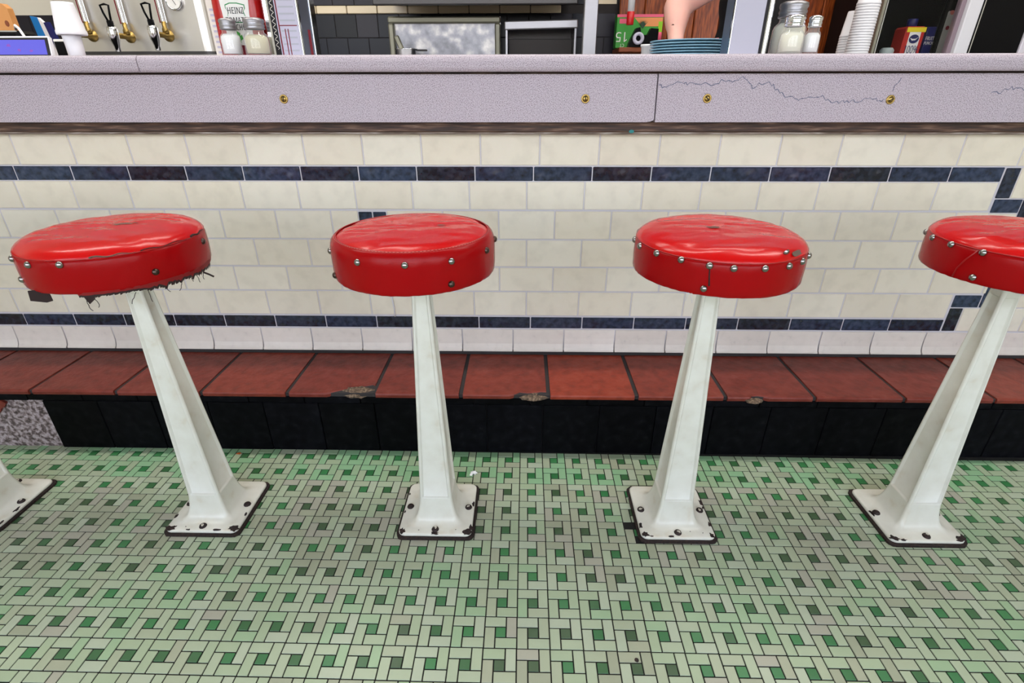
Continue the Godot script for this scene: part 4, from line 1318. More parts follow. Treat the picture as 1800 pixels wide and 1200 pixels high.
func build_cooler():
	var z := -1.10
	var c := thing("glass_cooler", "black lined glass door drinks cooler with pale metal frame", "cooler")
	var l := at(1535, 95, z).x
	var r := at(1662, 95, z).x
	var r2 := at(1702, 95, z).x
	var e := at(1786, 95, z).x
	var y0 := 0.966
	var y1 := 1.95
	box(c, "back", Vector3(l, y0, z - 0.42), Vector3(e, y1, z - 0.40), M.black)
	box(c, "side", Vector3(l, y0, z - 0.40), Vector3(l + 0.012, y1, z - 0.03), M.black)
	box(c, "roof", Vector3(l, y1, z - 0.42), Vector3(e + 0.07, y1 + 0.02, z), M.steel)
	box(c, "interior_floor", Vector3(l, y0, z - 0.40), Vector3(e, y0 + 0.02, z - 0.03), M.matte_black)
	box(c, "interior_shelf", Vector3(l + 0.012, 1.46, z - 0.40), Vector3(r, 1.466, z - 0.06), M.dark_steel)
	box(c, "door_stile", Vector3(l - 0.012, y0, z - 0.03), Vector3(l, y1, z), M.galv, 0.002)
	box(c, "door_stile", Vector3(l, y0, z - 0.03), Vector3(l + 0.005, y1, z + 0.003), M.chrome, 0.001)
	box(c, "door_stile", Vector3(r, y0, z - 0.03), Vector3(at(1670, 95, z).x, y1, z), mat(col(150, 132, 142), 0.4, 0.3), 0.002)
	box(c, "mullion", Vector3(at(1670, 95, z).x, y0, z - 0.03), Vector3(at(1693, 95, z).x, y1, z + 0.02), mat(col(226, 226, 232), 0.3), 0.004)
	box(c, "gasket", Vector3(at(1693, 95, z).x, y0, z - 0.03), Vector3(r2, y1, z), M.black)
	box(c, "bright_edge", Vector3(at(1700, 95, z).x, y0, z - 0.02), Vector3(at(1701.6, 95, z).x, y1, z + 0.003), M.chrome)
	box(c, "solid_door", Vector3(r2, y0, z - 0.03), Vector3(e, y1, z), M.black, 0.002)
	box(c, "end_stile", Vector3(e, y0, z - 0.42), Vector3(e + 0.07, y1, z + 0.01), mat(col(222, 218, 228), 0.4), 0.004)
	box(c, "glass", Vector3(l + 0.005, y0, z - 0.016), Vector3(r, y1, z - 0.011), M.cooler_pane)
	# drinks inside
	var s := z - 0.12
	var yb := y0 + 0.021
	var j := thing("juice_bottle", "red labelled juice bottle with yellow band inside the glass cooler", "bottle")
	var ja := at(1583, 92, s).x
	var jb := at(1617, 92, s).x
	var jt := at(1610, 46, s).y
	box(j, "bottle_body", Vector3(ja, yb, s - 0.09), Vector3(jb, jt, s), M.juice, 0.008)
	part(j, "cap", lathe([Vector2(0.0, 0.0), Vector2(0.02, 0.0), Vector2(0.02, 0.03), Vector2(0.0, 0.03)], 18), M.navy, Vector3((ja + jb) / 2, jt, s - 0.045))
	var f := s + 0.0006
	box(j, "yellow_band", Vector3(ja + 0.002, jt - 0.022, s - 0.001), Vector3(jb - 0.002, jt - 0.004, f), M.yellow)
	box(j, "white_label", Vector3(ja + 0.016, yb, s - 0.001), Vector3(jb - 0.020, jt - 0.022, f), M.label_white)
	part(j, "oval_emblem", plate(ellipse(0.021, 0.017), 0.0, 0.0008), M.navy, Vector3((ja + jb) / 2 - 0.002, jt - 0.048, f))
	part(j, "wave_emblem", plate(PackedVector2Array([Vector2(-0.018, 0.002), Vector2(-0.008, -0.008), Vector2(0.006, -0.007), Vector2(0.018, 0.006), Vector2(0.008, -0.001), Vector2(-0.006, -0.002)]), 0.0, 0.0006), M.label_white, Vector3((ja + jb) / 2 - 0.002, jt - 0.046, f + 0.001))
	text(j, "print_percent", "100%", 0.030, M.navy, Vector3((ja + jb) / 2 - 0.003, jt - 0.088, f + 0.001), Basis(), true, 0.62)
	text(j, "print_word", "JUICE", 0.014, M.navy, Vector3((ja + jb) / 2 - 0.003, jt - 0.112, f + 0.001), Basis(), true, 0.9)
	box(j, "red_label_foot", Vector3(ja + 0.018, yb, f - 0.0002), Vector3(jb - 0.022, jt - 0.128, f + 0.0006), M.red)
	var n := thing("punch_carton", "navy blue fruit punch carton inside the glass cooler", "carton")
	var na := at(1619, 92, s - 0.02).x
	var nb := at(1634, 92, s - 0.02).x
	var nt := at(1635, 47, s - 0.02).y
	box(n, "carton_body", Vector3(na, yb, s - 0.10), Vector3(nb, nt, s - 0.02), M.navy, 0.002)
	text(n, "print_name", "FRUIT", 0.014, M.label_white, Vector3((na + nb) / 2, nt - 0.044, s - 0.0192), Basis(), true, 0.75)
	text(n, "print_name", "PUNCH", 0.012, M.label_white, Vector3((na + nb) / 2, nt - 0.062, s - 0.0192), Basis(), true, 0.75)
	box(n, "red_corner", Vector3(na + 0.02, yb, s - 0.021), Vector3(nb - 0.002, yb + 0.07, s - 0.0194), M.red)
	var b := thing("tall_bottle", "tall dark bottle with a long white label inside the glass cooler", "bottle")
	var ba := at(1643, 92, s).x
	var bb := at(1665, 92, s).x
	var bt := at(1655, 12, s).y
	var bm := (ba + bb) / 2
	part(b, "glass_body", lathe([Vector2(0.0, 0.0), Vector2(0.024, 0.0), Vector2(0.026, 0.01), Vector2(0.026, bt - yb - 0.02), Vector2(0.02, bt - yb + 0.03), Vector2(0.013, bt - yb + 0.05), Vector2(0.013, bt - yb + 0.10), Vector2(0.0, bt - yb + 0.10)], 24), M.black, Vector3(bm, yb, s - 0.028))
	part(b, "paper_label", plate(rounded(0.032, bt - yb - 0.03, 0.005), 0.0, 0.001), mat(col(176, 176, 170), 0.6), Vector3(bm - 0.006, (bt + yb) / 2, s - 0.002))
	part(b, "red_seal", plate(ellipse(0.0075, 0.008), 0.0, 0.0006), M.wine, Vector3(bm - 0.006, at(1650, 49, s).y, s - 0.0006))
	part(b, "red_crest", plate(ragged(0.010, 0.008, 0.3, 12), 0.0, 0.0006), mat(col(206, 120, 110), 0.6), Vector3(bm - 0.006, at(1655, 22, s).y, s - 0.0006))
	var g := thing("clear_cup", "small clear cup on the floor of the glass cooler", "cup")
	var gp := at(1560, 84, s)
	part(g, "cup_body", lathe([Vector2(0.0, 0.0), Vector2(0.022, 0.0), Vector2(0.028, gp.y - yb - 0.01), Vector2(0.02, gp.y - yb), Vector2(0.0, gp.y - yb)], 20), mat(col(176, 190, 190), 0.3), Vector3(gp.x, yb, s))
	# nested cups standing before the cooler
	for k in [[1470, 1498, 20, -1.16, "shorter stack of nested white foam cups beside the glass cooler"], [1486, 1523, -40, -1.06, "tall stack of nested white foam cups beside the glass cooler"]]:
		var zc: float = k[3] + 0.03
		var x0 := at(k[0], 95, zc).x
		var x1 := at(k[1], 95, zc).x
		if k[2] > 0:
			x1 = x0 + 0.078
		var top := at(k[0] + 40, k[2], zc).y
		var cs := thing("cup_stack", k[4], "cup stack", Vector3((x0 + x1) / 2, 0.966, zc), "nested foam cups")
		var R := (x1 - x0) / 2
		var n2 := int((top - 0.966 - 0.09) / 0.0095)
		for i in maxi(n2, 3):
			part(cs, "cup", lathe([Vector2(R * 0.97, 0.0), Vector2(R, 0.002), Vector2(R, 0.007), Vector2(R * 0.95, 0.009), Vector2(R * 0.93, 0.012)], 28), M.foam, Vector3(0, i * 0.0095, 0))
		part(cs, "cup", lathe([Vector2(R * 0.97, 0.0), Vector2(R, 0.002), Vector2(R, 0.007), Vector2(R * 0.95, 0.009), Vector2(R * 0.74, 0.09), Vector2(R * 0.70, 0.094), Vector2(0.0, 0.094)], 28), M.foam, Vector3(0, maxi(n2, 3) * 0.0095, 0))

# ---------------------------------------------------------------- things on the counter
const TOP := 1.0102

func shaker(label: String, u0: float, u1: float, vtop: float, z: float, filling: Material, fill: float, shiny := true, faceted := 8):
	var x0 := at(u0, 80, z).x
	var x1 := at(u1, 80, z).x
	var R := (x1 - x0) / 2
	var H := at((u0 + u1) / 2, vtop, z).y - TOP
	var t := thing("glass_shaker", label, "shaker", Vector3((x0 + x1) / 2, TOP, z))
	var neck := H * 0.66
	part(t, "glass", lathe([Vector2(0.0, 0.0), Vector2(R * 0.96, 0.0), Vector2(R, 0.004), Vector2(R * 0.98, neck * 0.72), Vector2(R * 0.90, neck * 0.84), Vector2(R * 0.70, neck * 0.93), Vector2(R * 0.66, H * 0.72), Vector2(R * 0.66, H * 0.78)], 4 * faceted), M.glass)
	part(t, "filling", lathe([Vector2(0.0, 0.006), Vector2(R * 0.88, 0.006), Vector2(R * 0.90, neck * fill * 0.7), Vector2(R * 0.86, neck * fill * 0.88), Vector2(R * 0.6, neck * fill), Vector2(0.0, neck * fill)], 24), filling)
	var lid: Material = M.chrome if shiny else M.steel
	part(t, "cap", lathe([Vector2(R * 0.67, H * 0.70), Vector2(R * 0.80, H * 0.70), Vector2(R * 0.82, H * 0.73), Vector2(R * 0.76, H * 0.76), Vector2(R * 0.81, H * 0.79), Vector2(R * 0.81, H * 0.82), Vector2(R * 0.76, H * 0.85), Vector2(R * 0.83, H * 0.90), Vector2(R * 0.80, H * 0.96), Vector2(R * 0.55, H * 0.995), Vector2(0.0, H)], 28), lid)

func build_counter_things():
	# ---- tablet till
	var z := -0.10
	var c := at(81, 66, z)
	var tb := thing("tablet_till", "white edged tablet with a purple blue screen on the counter", "tablet", Vector3(c.x, TOP, z))
	var h := c.y - TOP + 0.002
	var back := Basis(Vector3.RIGHT, -0.18)
	part(tb, "case", plate(PackedVector2Array([Vector2(-0.26, 0.003), Vector2(0.0, 0.003), Vector2(0.0, h), Vector2(-0.004, h + 0.003), Vector2(-0.26, h + 0.003)]), -0.009, 0.0), M.white, Vector3.ZERO, back)
	part(tb, "bezel", plate(PackedVector2Array([Vector2(-0.255, 0.006), Vector2(-0.004, 0.006), Vector2(-0.004, h - 0.001), Vector2(-0.255, h - 0.001)]), 0.0, 0.0008), M.ink, Vector3.ZERO, back)
	var scr := part(tb, "screen", plate(PackedVector2Array([Vector2(-0.250, 0.009), Vector2(-0.012, 0.009), Vector2(-0.012, h - 0.006), Vector2(-0.250, h - 0.006)]), 0.0008, 0.0014), M.screen, Vector3.ZERO, back)
	for p in [[-0.085, 0.020], [-0.052, 0.018], [-0.11, 0.030]]:
		part(scr, "screen_mark", plate(ragged(0.005, 0.003, 0.4, 9), 0.0014, 0.0018), mat(col(140, 80, 190), 0.5), Vector3(p[0], p[1], 0))
	part(tb, "stand", box_mesh(Vector3(0.10, 0.006, 0.07), 0.002), M.white, Vector3(-0.13, 0.004, -0.045))
	# ---- card reader with a white cord behind the tablet
	z = -0.22
	c = at(18, 53, z)
	var cr := thing("card_reader", "black card reader with a looped white cord behind the tablet", "card reader", Vector3(c.x, TOP, z))
	box(cr, "reader_body", Vector3(-0.10, 0.0, -0.07), Vector3(0.020, c.y - TOP, 0.0), M.black, 0.008)
	box(cr, "bright_trim", Vector3(-0.10, c.y - TOP - 0.004, 0.0), Vector3(0.018, c.y - TOP - 0.001, 0.002), M.chrome)
	part(cr, "cord", tube([Vector3(0.0, c.y - TOP + 0.004, -0.02), Vector3(0.010, c.y - TOP + 0.012, -0.01), Vector3(0.026, c.y - TOP + 0.004, 0.0), Vector3(0.038, c.y - TOP - 0.018, 0.004), Vector3(0.044, c.y - TOP - 0.04, 0.004), Vector3(0.046, 0.004, 0.004)], 0.0035, 8), M.white)
	# ---- wooden board at the end
	z = -0.34
	c = at(24, 50, z)
	var t2 := at(11, 6, z)
	var wb := thing("wooden_board", "pale orange wooden board leaning behind the tablet", "board", Vector3(c.x, TOP, z))
	part(wb, "board_face", plate(PackedVector2Array([Vector2(-0.16, 0.0), Vector2(0.006, 0.0), Vector2(0.002, t2.y - TOP - 0.012), Vector2(-0.010, t2.y - TOP), Vector2(-0.16, t2.y - TOP + 0.012)]), -0.02, 0.0), M.tan)
	part(wb, "label_spot", plate(ellipse(0.006, 0.008), 0.0, 0.0008), M.shelf_wood, Vector3(-0.014, 0.10, 0.0))
	# ---- blue folder with white stripe
	z = -0.46
	var bl := thing("blue_folder", "bright blue folder with a white stripe standing on the counter", "folder")
	var f0 := at(93, 86, z)
	var f1 := at(52, 28, z)
	var d := (f1 - f0)
	part(bl, "cover", plate(PackedVector2Array([Vector2(0, TOP - f0.y), Vector2(-0.028, TOP - f0.y), Vector2(d.x, d.y), Vector2(d.x + 0.022, d.y - 0.004)]), -0.012, 0.0), M.blue, f0)
	part(bl, "stripe", plate(PackedVector2Array([Vector2(0.016, TOP - f0.y), Vector2(0.0005, TOP - f0.y), Vector2(d.x + 0.0225, d.y - 0.004), Vector2(d.x + 0.036, d.y - 0.018)]), -0.012, 0.0), M.white, f0)
	part(bl, "navy_edge", plate(PackedVector2Array([Vector2(0.04, TOP - f0.y), Vector2(0.0165, TOP - f0.y), Vector2(d.x + 0.0365, d.y - 0.018), Vector2(d.x + 0.05, d.y - 0.016)]), -0.012, 0.0), M.navy, f0)
	# ---- small black phone
	z = -0.26
	c = at(95, 73, z)
	var e := at(112, 73, z)
	var ph := thing("phone", "small black phone with a pale frame beside the blue folder", "phone", Vector3((c.x + e.x) / 2, TOP, z))
	box(ph, "frame", Vector3(-(e.x - c.x) / 2 - 0.003, 0.0, -0.008), Vector3((e.x - c.x) / 2 + 0.003, c.y - TOP + 0.006, 0.0), M.paper, 0.002)
	box(ph, "display", Vector3(-(e.x - c.x) / 2, 0.004, -0.001), Vector3((e.x - c.x) / 2, c.y - TOP, 0.0008), M.black)
	# ---- upturned foam cup on a tall white cup
	z = -0.16
	var cl := at(105, 62, z)
	var cr2 := at(150, 62, z)
	var ct := at(103, 4, z)
	var R := (cr2.x - cl.x) / 2
	var cx := (cl.x + cr2.x) / 2
	var lowc := thing("foam_cup", "tall white cup carrying an upturned foam cup", "cup", Vector3(cx - 0.004, TOP, z))
	part(lowc, "cup_body", lathe([Vector2(0.0, 0.0), Vector2(R * 0.52, 0.0), Vector2(R * 0.62, cl.y - TOP), Vector2(0.0, cl.y - TOP)], 28), M.foam)
	var upc := thing("foam_cup", "white foam cup turned upside down before the coffee urn", "cup", Vector3(cx, cl.y, z))
	var H := ct.y - cl.y
	part(upc, "cup_body", lathe([Vector2(R * 0.9, 0.001), Vector2(R * 0.98, 0.0), Vector2(R, 0.003), Vector2(R, 0.009), Vector2(R * 0.95, 0.012), Vector2(R * 0.72, H - 0.006), Vector2(R * 0.69, H), Vector2(R * 0.64, H), Vector2(R * 0.62, H - 0.004), Vector2(0.0, H - 0.004)], 36), M.foam)
	# ---- printed card between urn and ketchup
	z = -0.13
	var pc := thing("menu_card", "white printed card standing behind the salt shaker", "card")
	var p0 := at(380, 90, z).x
	var p1 := at(404, 90, z).x
	box(pc, "sheet", Vector3(p0, TOP, z - 0.002), Vector3(p1 + 0.05, TOP + 0.17, z), M.paper)
	for k in 9:
		box(pc, "print_line", Vector3(p0 + 0.006, TOP + 0.012 + k * 0.012, z), Vector3(p0 + 0.024 + 0.004 * (k % 3), TOP + 0.017 + k * 0.012, z + 0.0004), M.lavender)
	build_ketchup()
	shaker("ribbed steel capped salt shaker full of white salt before the ketchup", 391, 424, 32, -0.01, M.salt, 0.9, false)
	shaker("ribbed steel capped shaker of pale pepper before the ketchup", 432, 474, 31, 0.0, M.pepper, 0.85, false)
	napkin_printed()
	# ---- stack of blue plates
	z = -0.32
	var pl := at(1143, 90, z)
	var pr := at(1280, 90, z)
	R = (pr.x - pl.x) / 2
	var topy := at(1211, 72, z).y
	var n := 7
	var step := (topy - TOP) / n
	var prof := [Vector2(0.0, 0.0), Vector2(R * 0.6, 0.0), Vector2(R * 0.66, 0.002), Vector2(R * 0.94, step * 1.5), Vector2(R, step * 1.62), Vector2(R, step * 1.92), Vector2(R * 0.985, step * 1.98), Vector2(R * 0.90, step * 1.72), Vector2(R * 0.64, step * 0.5), Vector2(0.0, step * 0.5)]
	var dish := lathe(prof, 48)
	for k in n - 1:
		var p := thing("plate", "blue dinner plate in the stack on the counter, behind the stone edge", "plate", Vector3((pl.x + pr.x) / 2 + rng.randf_range(-0.0015, 0.0015), TOP + k * step, z), "stacked blue plates")
		part(p, "dish", dish, M.plate)
	# ---- pink order pad
	z = -0.44
	var op := at(1232, 69, z)
	var pad := thing("order_pad", "pink paper order slip tucked behind the blue plates", "paper", Vector3(op.x, TOP, z))
	part(pad, "slip", plate(PackedVector2Array([Vector2(-0.055, 0.0), Vector2(0.055, 0.0), Vector2(0.055, op.y - TOP + 0.004), Vector2(-0.04, op.y - TOP - 0.006)]), -0.001, 0.0), mat(col(236, 130, 130), 0.8))
	napkin_plain()
	shaker("large ribbed sugar pourer with steel cap beside the napkin dispenser", 1354, 1410, 2, -0.06, M.sugar, 0.92, false, 12)
	shaker("chrome capped shaker of cream powder before the sugar pourer", 1369, 1409, 26, 0.02, M.sugar, 0.88)
	shaker("slim chrome capped salt shaker beside the wood panelling view", 1411, 1438, 27, 0.01, M.salt, 0.85)

func build_ketchup():
	var z := -0.075
	var x0 := at(394, 90, z).x
	var x1 := at(478, 90, z).x
	var cx := (x0 + x1) / 2
	var w := (x1 - x0) / 2
	var k := thing("ketchup_bottle", "red ketchup bottle with white keystone label behind the shakers", "bottle", Vector3(cx, TOP, z))
	var rows := []
	for p in [[0.0, 0.0], [0.0, 0.94], [0.004, 1.0], [0.10, 1.0], [0.16, 0.97], [0.185, 0.84], [0.21, 0.55], [0.225, 0.36], [0.235, 0.34], [0.235, 0.0]]:
		var ring := PackedVector3Array()
		for q in rounded(2 * w * p[1] + 0.0001, 0.062 * p[1] + 0.0001, 0.026 * p[1], 6):
			ring.append(Vector3(q.x, p[0], q.y))
		rows.append(ring)
	var st := surf()
	add_grid(st, rows, true, true)
	part(k, "bottle_body", done(st), M.ketchup)
	part(k, "cap", lathe([Vector2(0.0, 0.23), Vector2(0.022, 0.23), Vector2(0.022, 0.262), Vector2(0.018, 0.266), Vector2(0.0, 0.266)], 24), M.white)
	var f := 0.0315
	var yl := at(430, 25, z + f).y - TOP
	# white label with a rounded shoulder, green keystone outline, lettering
	part(k, "label", plate(PackedVector2Array([Vector2(-0.030, 0.0), Vector2(0.034, 0.0), Vector2(0.034, 0.085), Vector2(0.038, 0.118), Vector2(0.026, 0.128), Vector2(0.0, 0.132), Vector2(-0.024, 0.126), Vector2(-0.034, 0.116), Vector2(-0.032, 0.085)]), 0.0, 0.0006), M.label_white, Vector3(0.002, 0.008, f - 0.0004))
	var key := PackedVector2Array([Vector2(-0.024, 0.020), Vector2(-0.012, 0.024), Vector2(0.006, 0.024), Vector2(0.024, 0.020), Vector2(0.024, 0.012), Vector2(0.019, 0.006), Vector2(0.022, -0.004), Vector2(0.033, -0.009), Vector2(0.033, -0.018), Vector2(-0.033, -0.018), Vector2(-0.033, -0.009), Vector2(-0.022, -0.004), Vector2(-0.019, 0.006), Vector2(-0.024, 0.012)])
	part(k, "keystone_edge", plate(key, 0.0, 0.0006), M.label_green, Vector3(0.004, yl, f + 0.0003))
	var inner := PackedVector2Array()
	for p in key:
		inner.append(Vector2(p.x * 0.92, p.y * 0.90 + 0.0002))
	part(k, "keystone", plate(inner, 0.0, 0.0008), M.label_white, Vector3(0.004, yl, f + 0.0006))
	text(k, "print_brand", "HEINZ", 0.0135, M.ink, Vector3(0.004, yl + 0.0075, f + 0.002), Basis(), true, 0.78)
	text(k, "print_kind", "TOMATO", 0.0125, M.ink, Vector3(0.004, yl - 0.0125, f + 0.002), Basis(), true, 0.80)
	text(k, "print_kind", "KETCHUP", 0.0125, M.ink, Vector3(0.004, yl - 0.0275, f + 0.002), Basis(), true, 0.74)
	for p in [[0.0, -0.042, 0.5], [0.005, -0.050, -0.4], [-0.002, -0.055, 0.9]]:
		part(k, "leaf_print", plate(PackedVector2Array([Vector2(0, -0.008), Vector2(0.005, 0), Vector2(0, 0.008), Vector2(-0.004, 0)]), 0.0, 0.0006), M.green, Vector3(p[0], yl + p[1], f + 0.0006), Basis(Vector3.BACK, p[2]))
	box(k, "red_foot_print", Vector3(-0.012, 0.004, f), Vector3(0.016, 0.026, f + 0.0008), M.wine)

func napkin_printed():
	var z := -0.03
	var x0 := at(474, 93, z).x
	var x1 := at(535, 93, z).x
	var t := thing("napkin_dispenser", "chrome napkin dispenser with a printed menu panel beside the ketchup", "napkin dispenser", Vector3((x0 + x1) / 2, TOP, z))
	var w := x1 - x0
	var H := 0.19
	box(t, "case", Vector3(-w / 2 + 0.004, 0.0, -0.12), Vector3(w / 2 - 0.001, H, -0.006), mat(col(168, 182, 204), 0.3, 1.0), 0.004)
	box(t, "side_bar", Vector3(w / 2 - 0.002, 0.0, -0.12), Vector3(w / 2 + 0.001, H, -0.085), M.chrome, 0.001)
	box(t, "wine_edge", Vector3(w / 2 - 0.002, 0.0, -0.066), Vector3(w / 2 - 0.0005, 0.062, -0.05), M.wine)
	box(t, "frame_bar", Vector3(-w / 2, 0.0, -0.012), Vector3(-w / 2 + 0.016, H, 0.0), M.chrome, 0.004)
	box(t, "frame_bar", Vector3(w / 2 - 0.005, 0.0, -0.012), Vector3(w / 2, H, 0.0), M.chrome, 0.002)
	box(t, "frame_bar", Vector3(-w / 2, H - 0.004, -0.11), Vector3(w / 2, H + 0.008, 0.0), M.chrome, 0.004)
	var px0 := -w / 2 + 0.016
	var px1 := w / 2 - 0.005
	box(t, "printed_panel", Vector3(px0, 0.002, -0.008), Vector3(px1, H - 0.004, -0.004), M.lavender)
	box(t, "dark_strip", Vector3(px0, 0.002, -0.005), Vector3(px0 + 0.013, H - 0.004, -0.0032), M.ink)
	var path := []
	for k in 40:
		path.append(Vector3(px0 + 0.0065 + 0.0038 * sin(k * 1.5), 0.016 + k * 0.003, -0.0028))
	part(t, "script_print", tube(path, 0.0007, 5), M.paper)
	for k in [[0.016, 0.003], [0.030, 0.0022], [0.037, 0.0022]]:
		box(t, "wine_rule", Vector3(px0 + k[0], 0.004, -0.005), Vector3(px0 + k[0] + k[1], (0.06 if k[0] > 0.02 else 0.17), -0.0034), M.wine)
	box(t, "wine_rule", Vector3(px0 + 0.016, 0.066, -0.005), Vector3(px1 - 0.004, 0.068, -0.0034), M.wine)
	for k in 11:
		box(t, "print_line", Vector3(px0 + 0.022, 0.012 + k * 0.014 + (0.008 if k > 3 else 0.0), -0.005), Vector3(px1 - 0.007, 0.0155 + k * 0.014 + (0.008 if k > 3 else 0.0), -0.0036), M.grey_print)

func napkin_plain():
	var z := -0.02
	var x0 := at(1279, 93, z).x
	var x1 := at(1347, 93, z).x
	var t := thing("napkin_dispenser", "plain brushed steel napkin dispenser between plates and sugar pourer", "napkin dispenser", Vector3((x0 + x1) / 2, TOP, z))
	var w := x1 - x0
	var H := 0.19
	box(t, "case", Vector3(-w / 2 + 0.001, 0.0, -0.065), Vector3(w / 2 - 0.003, H, -0.004), mat(col(150, 166, 190), 0.3, 1.0), 0.004)
	box(t, "face", Vector3(-w / 2 + 0.002, 0.001, -0.006), Vector3(w / 2 - 0.019, H - 0.004, -0.002), mat(col(168, 166, 178), 0.5, 0.7), 0.001)
	box(t, "frame_bar", Vector3(-w / 2, 0.0, -0.008), Vector3(-w / 2 + 0.003, H, 0.0), M.chrome, 0.001)
	box(t, "frame_bar", Vector3(w / 2 - 0.014, 0.0, -0.012), Vector3(w / 2, H, 0.0), M.chrome, 0.004)
	box(t, "slot", Vector3(w / 2 - 0.019, 0.0, -0.006), Vector3(w / 2 - 0.014, H, -0.0015), M.ink)
	box(t, "frame_bar", Vector3(-w / 2, H - 0.004, -0.066), Vector3(w / 2, H + 0.008, 0.0), M.chrome, 0.004)

func build_litter():
	var p := thing("paper_scrap", "small crumpled white paper scrap on the green tiles behind a stool foot", "paper scrap", Vector3(at_floor(833, 832).x, 0.0, at_floor(833, 832).z))
	part(p, "scrap", lump(Vector3(0.008, 0.0035, 0.006), 0.9, 6), M.white, Vector3(0, 0.003, 0))
	part(p, "scrap", lump(Vector3(0.004, 0.002, 0.006), 0.9, 5), M.white, Vector3(-0.007, 0.002, 0.006))
	var c := at_floor(420, 797)
	var q := thing("crumb", "small orange crumb on the green tiles near the toe tiles", "crumb", Vector3(c.x, 0.0, c.z))
	part(q, "flake", lump(Vector3(0.006, 0.0014, 0.0045), 0.8, 6), mat(col(196, 96, 40), 0.8), Vector3(0, 0.001, 0))
	c = at_floor(1119, 1160)
	var g := thing("gum_spot", "flattened dark gum spot stuck on a pale floor tile", "gum spot", Vector3(c.x, 0.0, c.z))
	part(g, "blob", lump(Vector3(0.004, 0.0008, 0.0042), 0.3, 7), M.chip, Vector3(0, 0.0004, 0))
	c = at_floor(1110, 876)
	var h := thing("paper_scrap", "tiny white paper scrap wedged against a stool foot", "paper scrap", Vector3(c.x - 0.004, 0.0, c.z))
	part(h, "scrap", lump(Vector3(0.004, 0.003, 0.006), 0.8, 6), M.white, Vector3(0, 0.0025, 0))

func at_floor(u: float, v: float) -> Vector3:
	var d := cam_f + cam_x * ((u - 900.0) / FOCAL) - cam_y * ((v - 600.0) / FOCAL)
	return EYE + d * (-EYE.y / d.y)

# ---------------------------------------------------------------- the cook
func smin(a: float, b: float, k: float) -> float:
	var h := maxf(k - absf(a - b), 0.0) / k
	return minf(a, b) - h * h * k * 0.25

func blob(st: SurfaceTool, bones: Array, cell: float, k: float, inflate := 0.0):     # tapered capsules [a, b, ra, rb] joined smoothly, meshed as surface nets
	var lo := Vector3(1e9, 1e9, 1e9)
	var hi := -lo
	for b in bones:
		var r := maxf(b[2], b[3]) + inflate + 3.0 * cell
		for p in [b[0], b[1]]:
			lo = lo.min(p - Vector3.ONE * r)
			hi = hi.max(p + Vector3.ONE * r)
	var n := Vector3i(((hi - lo) / cell).ceil()) + Vector3i.ONE
	var f := PackedFloat32Array()
	f.resize(n.x * n.y * n.z)
	f.fill(1.0)
	for b in bones:
		var A: Vector3 = b[0]
		var B: Vector3 = b[1]
		var ab := B - A
		var l2 := maxf(ab.length_squared(), 1e-9)
		var r := maxf(b[2], b[3]) + inflate + k + 2.0 * cell
		var i0 := Vector3i(((A.min(B) - Vector3.ONE * r - lo) / cell).floor()).max(Vector3i.ZERO)
		var i1 := Vector3i(((A.max(B) + Vector3.ONE * r - lo) / cell).ceil()).min(n - Vector3i.ONE)
		for z in range(i0.z, i1.z + 1):
			for y in range(i0.y, i1.y + 1):
				var at0 := (z * n.y + y) * n.x
				for x in range(i0.x, i1.x + 1):
					var p := lo + Vector3(x, y, z) * cell
					var t := clampf((p - A).dot(ab) / l2, 0.0, 1.0)
					var d: float = p.distance_to(A + ab * t) - lerpf(b[2], b[3], t) - inflate
					f[at0 + x] = smin(f[at0 + x], d, k)
	var id := {}
	var pts := PackedVector3Array()
	var off := [Vector3i(0, 0, 0), Vector3i(1, 0, 0), Vector3i(0, 1, 0), Vector3i(1, 1, 0), Vector3i(0, 0, 1), Vector3i(1, 0, 1), Vector3i(0, 1, 1), Vector3i(1, 1, 1)]
	var edges := [[0, 1], [2, 3], [4, 5], [6, 7], [0, 2], [1, 3], [4, 6], [5, 7], [0, 4], [1, 5], [2, 6], [3, 7]]
	var sx := 1
	var sy := n.x
	var sz := n.x * n.y
	var step := [0, sx, sy, sx + sy, sz, sz + sx, sz + sy, sz + sx + sy]
	for z in n.z - 1:
		for y in n.y - 1:
			var base := z * sz + y * sy
			for x in n.x - 1:
				var c := base + x
				var v0 := f[c]
				if v0 > 0.5 and f[c + sz + sx + sy] > 0.5:
					continue
				var inside := 0
				for q in 8:
					if f[c + step[q]] < 0.0:
						inside += 1
				if inside == 0 or inside == 8:
					continue
				var sum := Vector3.ZERO
				var m := 0
				for e in edges:
					var a := f[c + step[e[0]]]
					var b2 := f[c + step[e[1]]]
					if (a < 0.0) != (b2 < 0.0):
						sum += Vector3(off[e[0]]).lerp(Vector3(off[e[1]]), a / (a - b2))
						m += 1
				id[c] = pts.size()
				pts.append(lo + (Vector3(x, y, z) + sum / m) * cell)
	st.set_smooth_group(0)
	for c in id:
		for e in [[sx, sy, sz, Vector3.RIGHT], [sy, sz, sx, Vector3.UP], [sz, sx, sy, Vector3.BACK]]:
			var a := f[c]
			var b3 := f[c + e[0]]
			if (a < 0.0) == (b3 < 0.0):
				continue
			var q := [c, c - e[1], c - e[1] - e[2], c - e[2]]
			if id.has(q[1]) and id.has(q[2]) and id.has(q[3]):
				var o: Vector3 = e[3] if a < 0.0 else -e[3]
				quad_out(st, pts[id[q[0]]], pts[id[q[1]]], pts[id[q[2]]], pts[id[q[3]]], o)

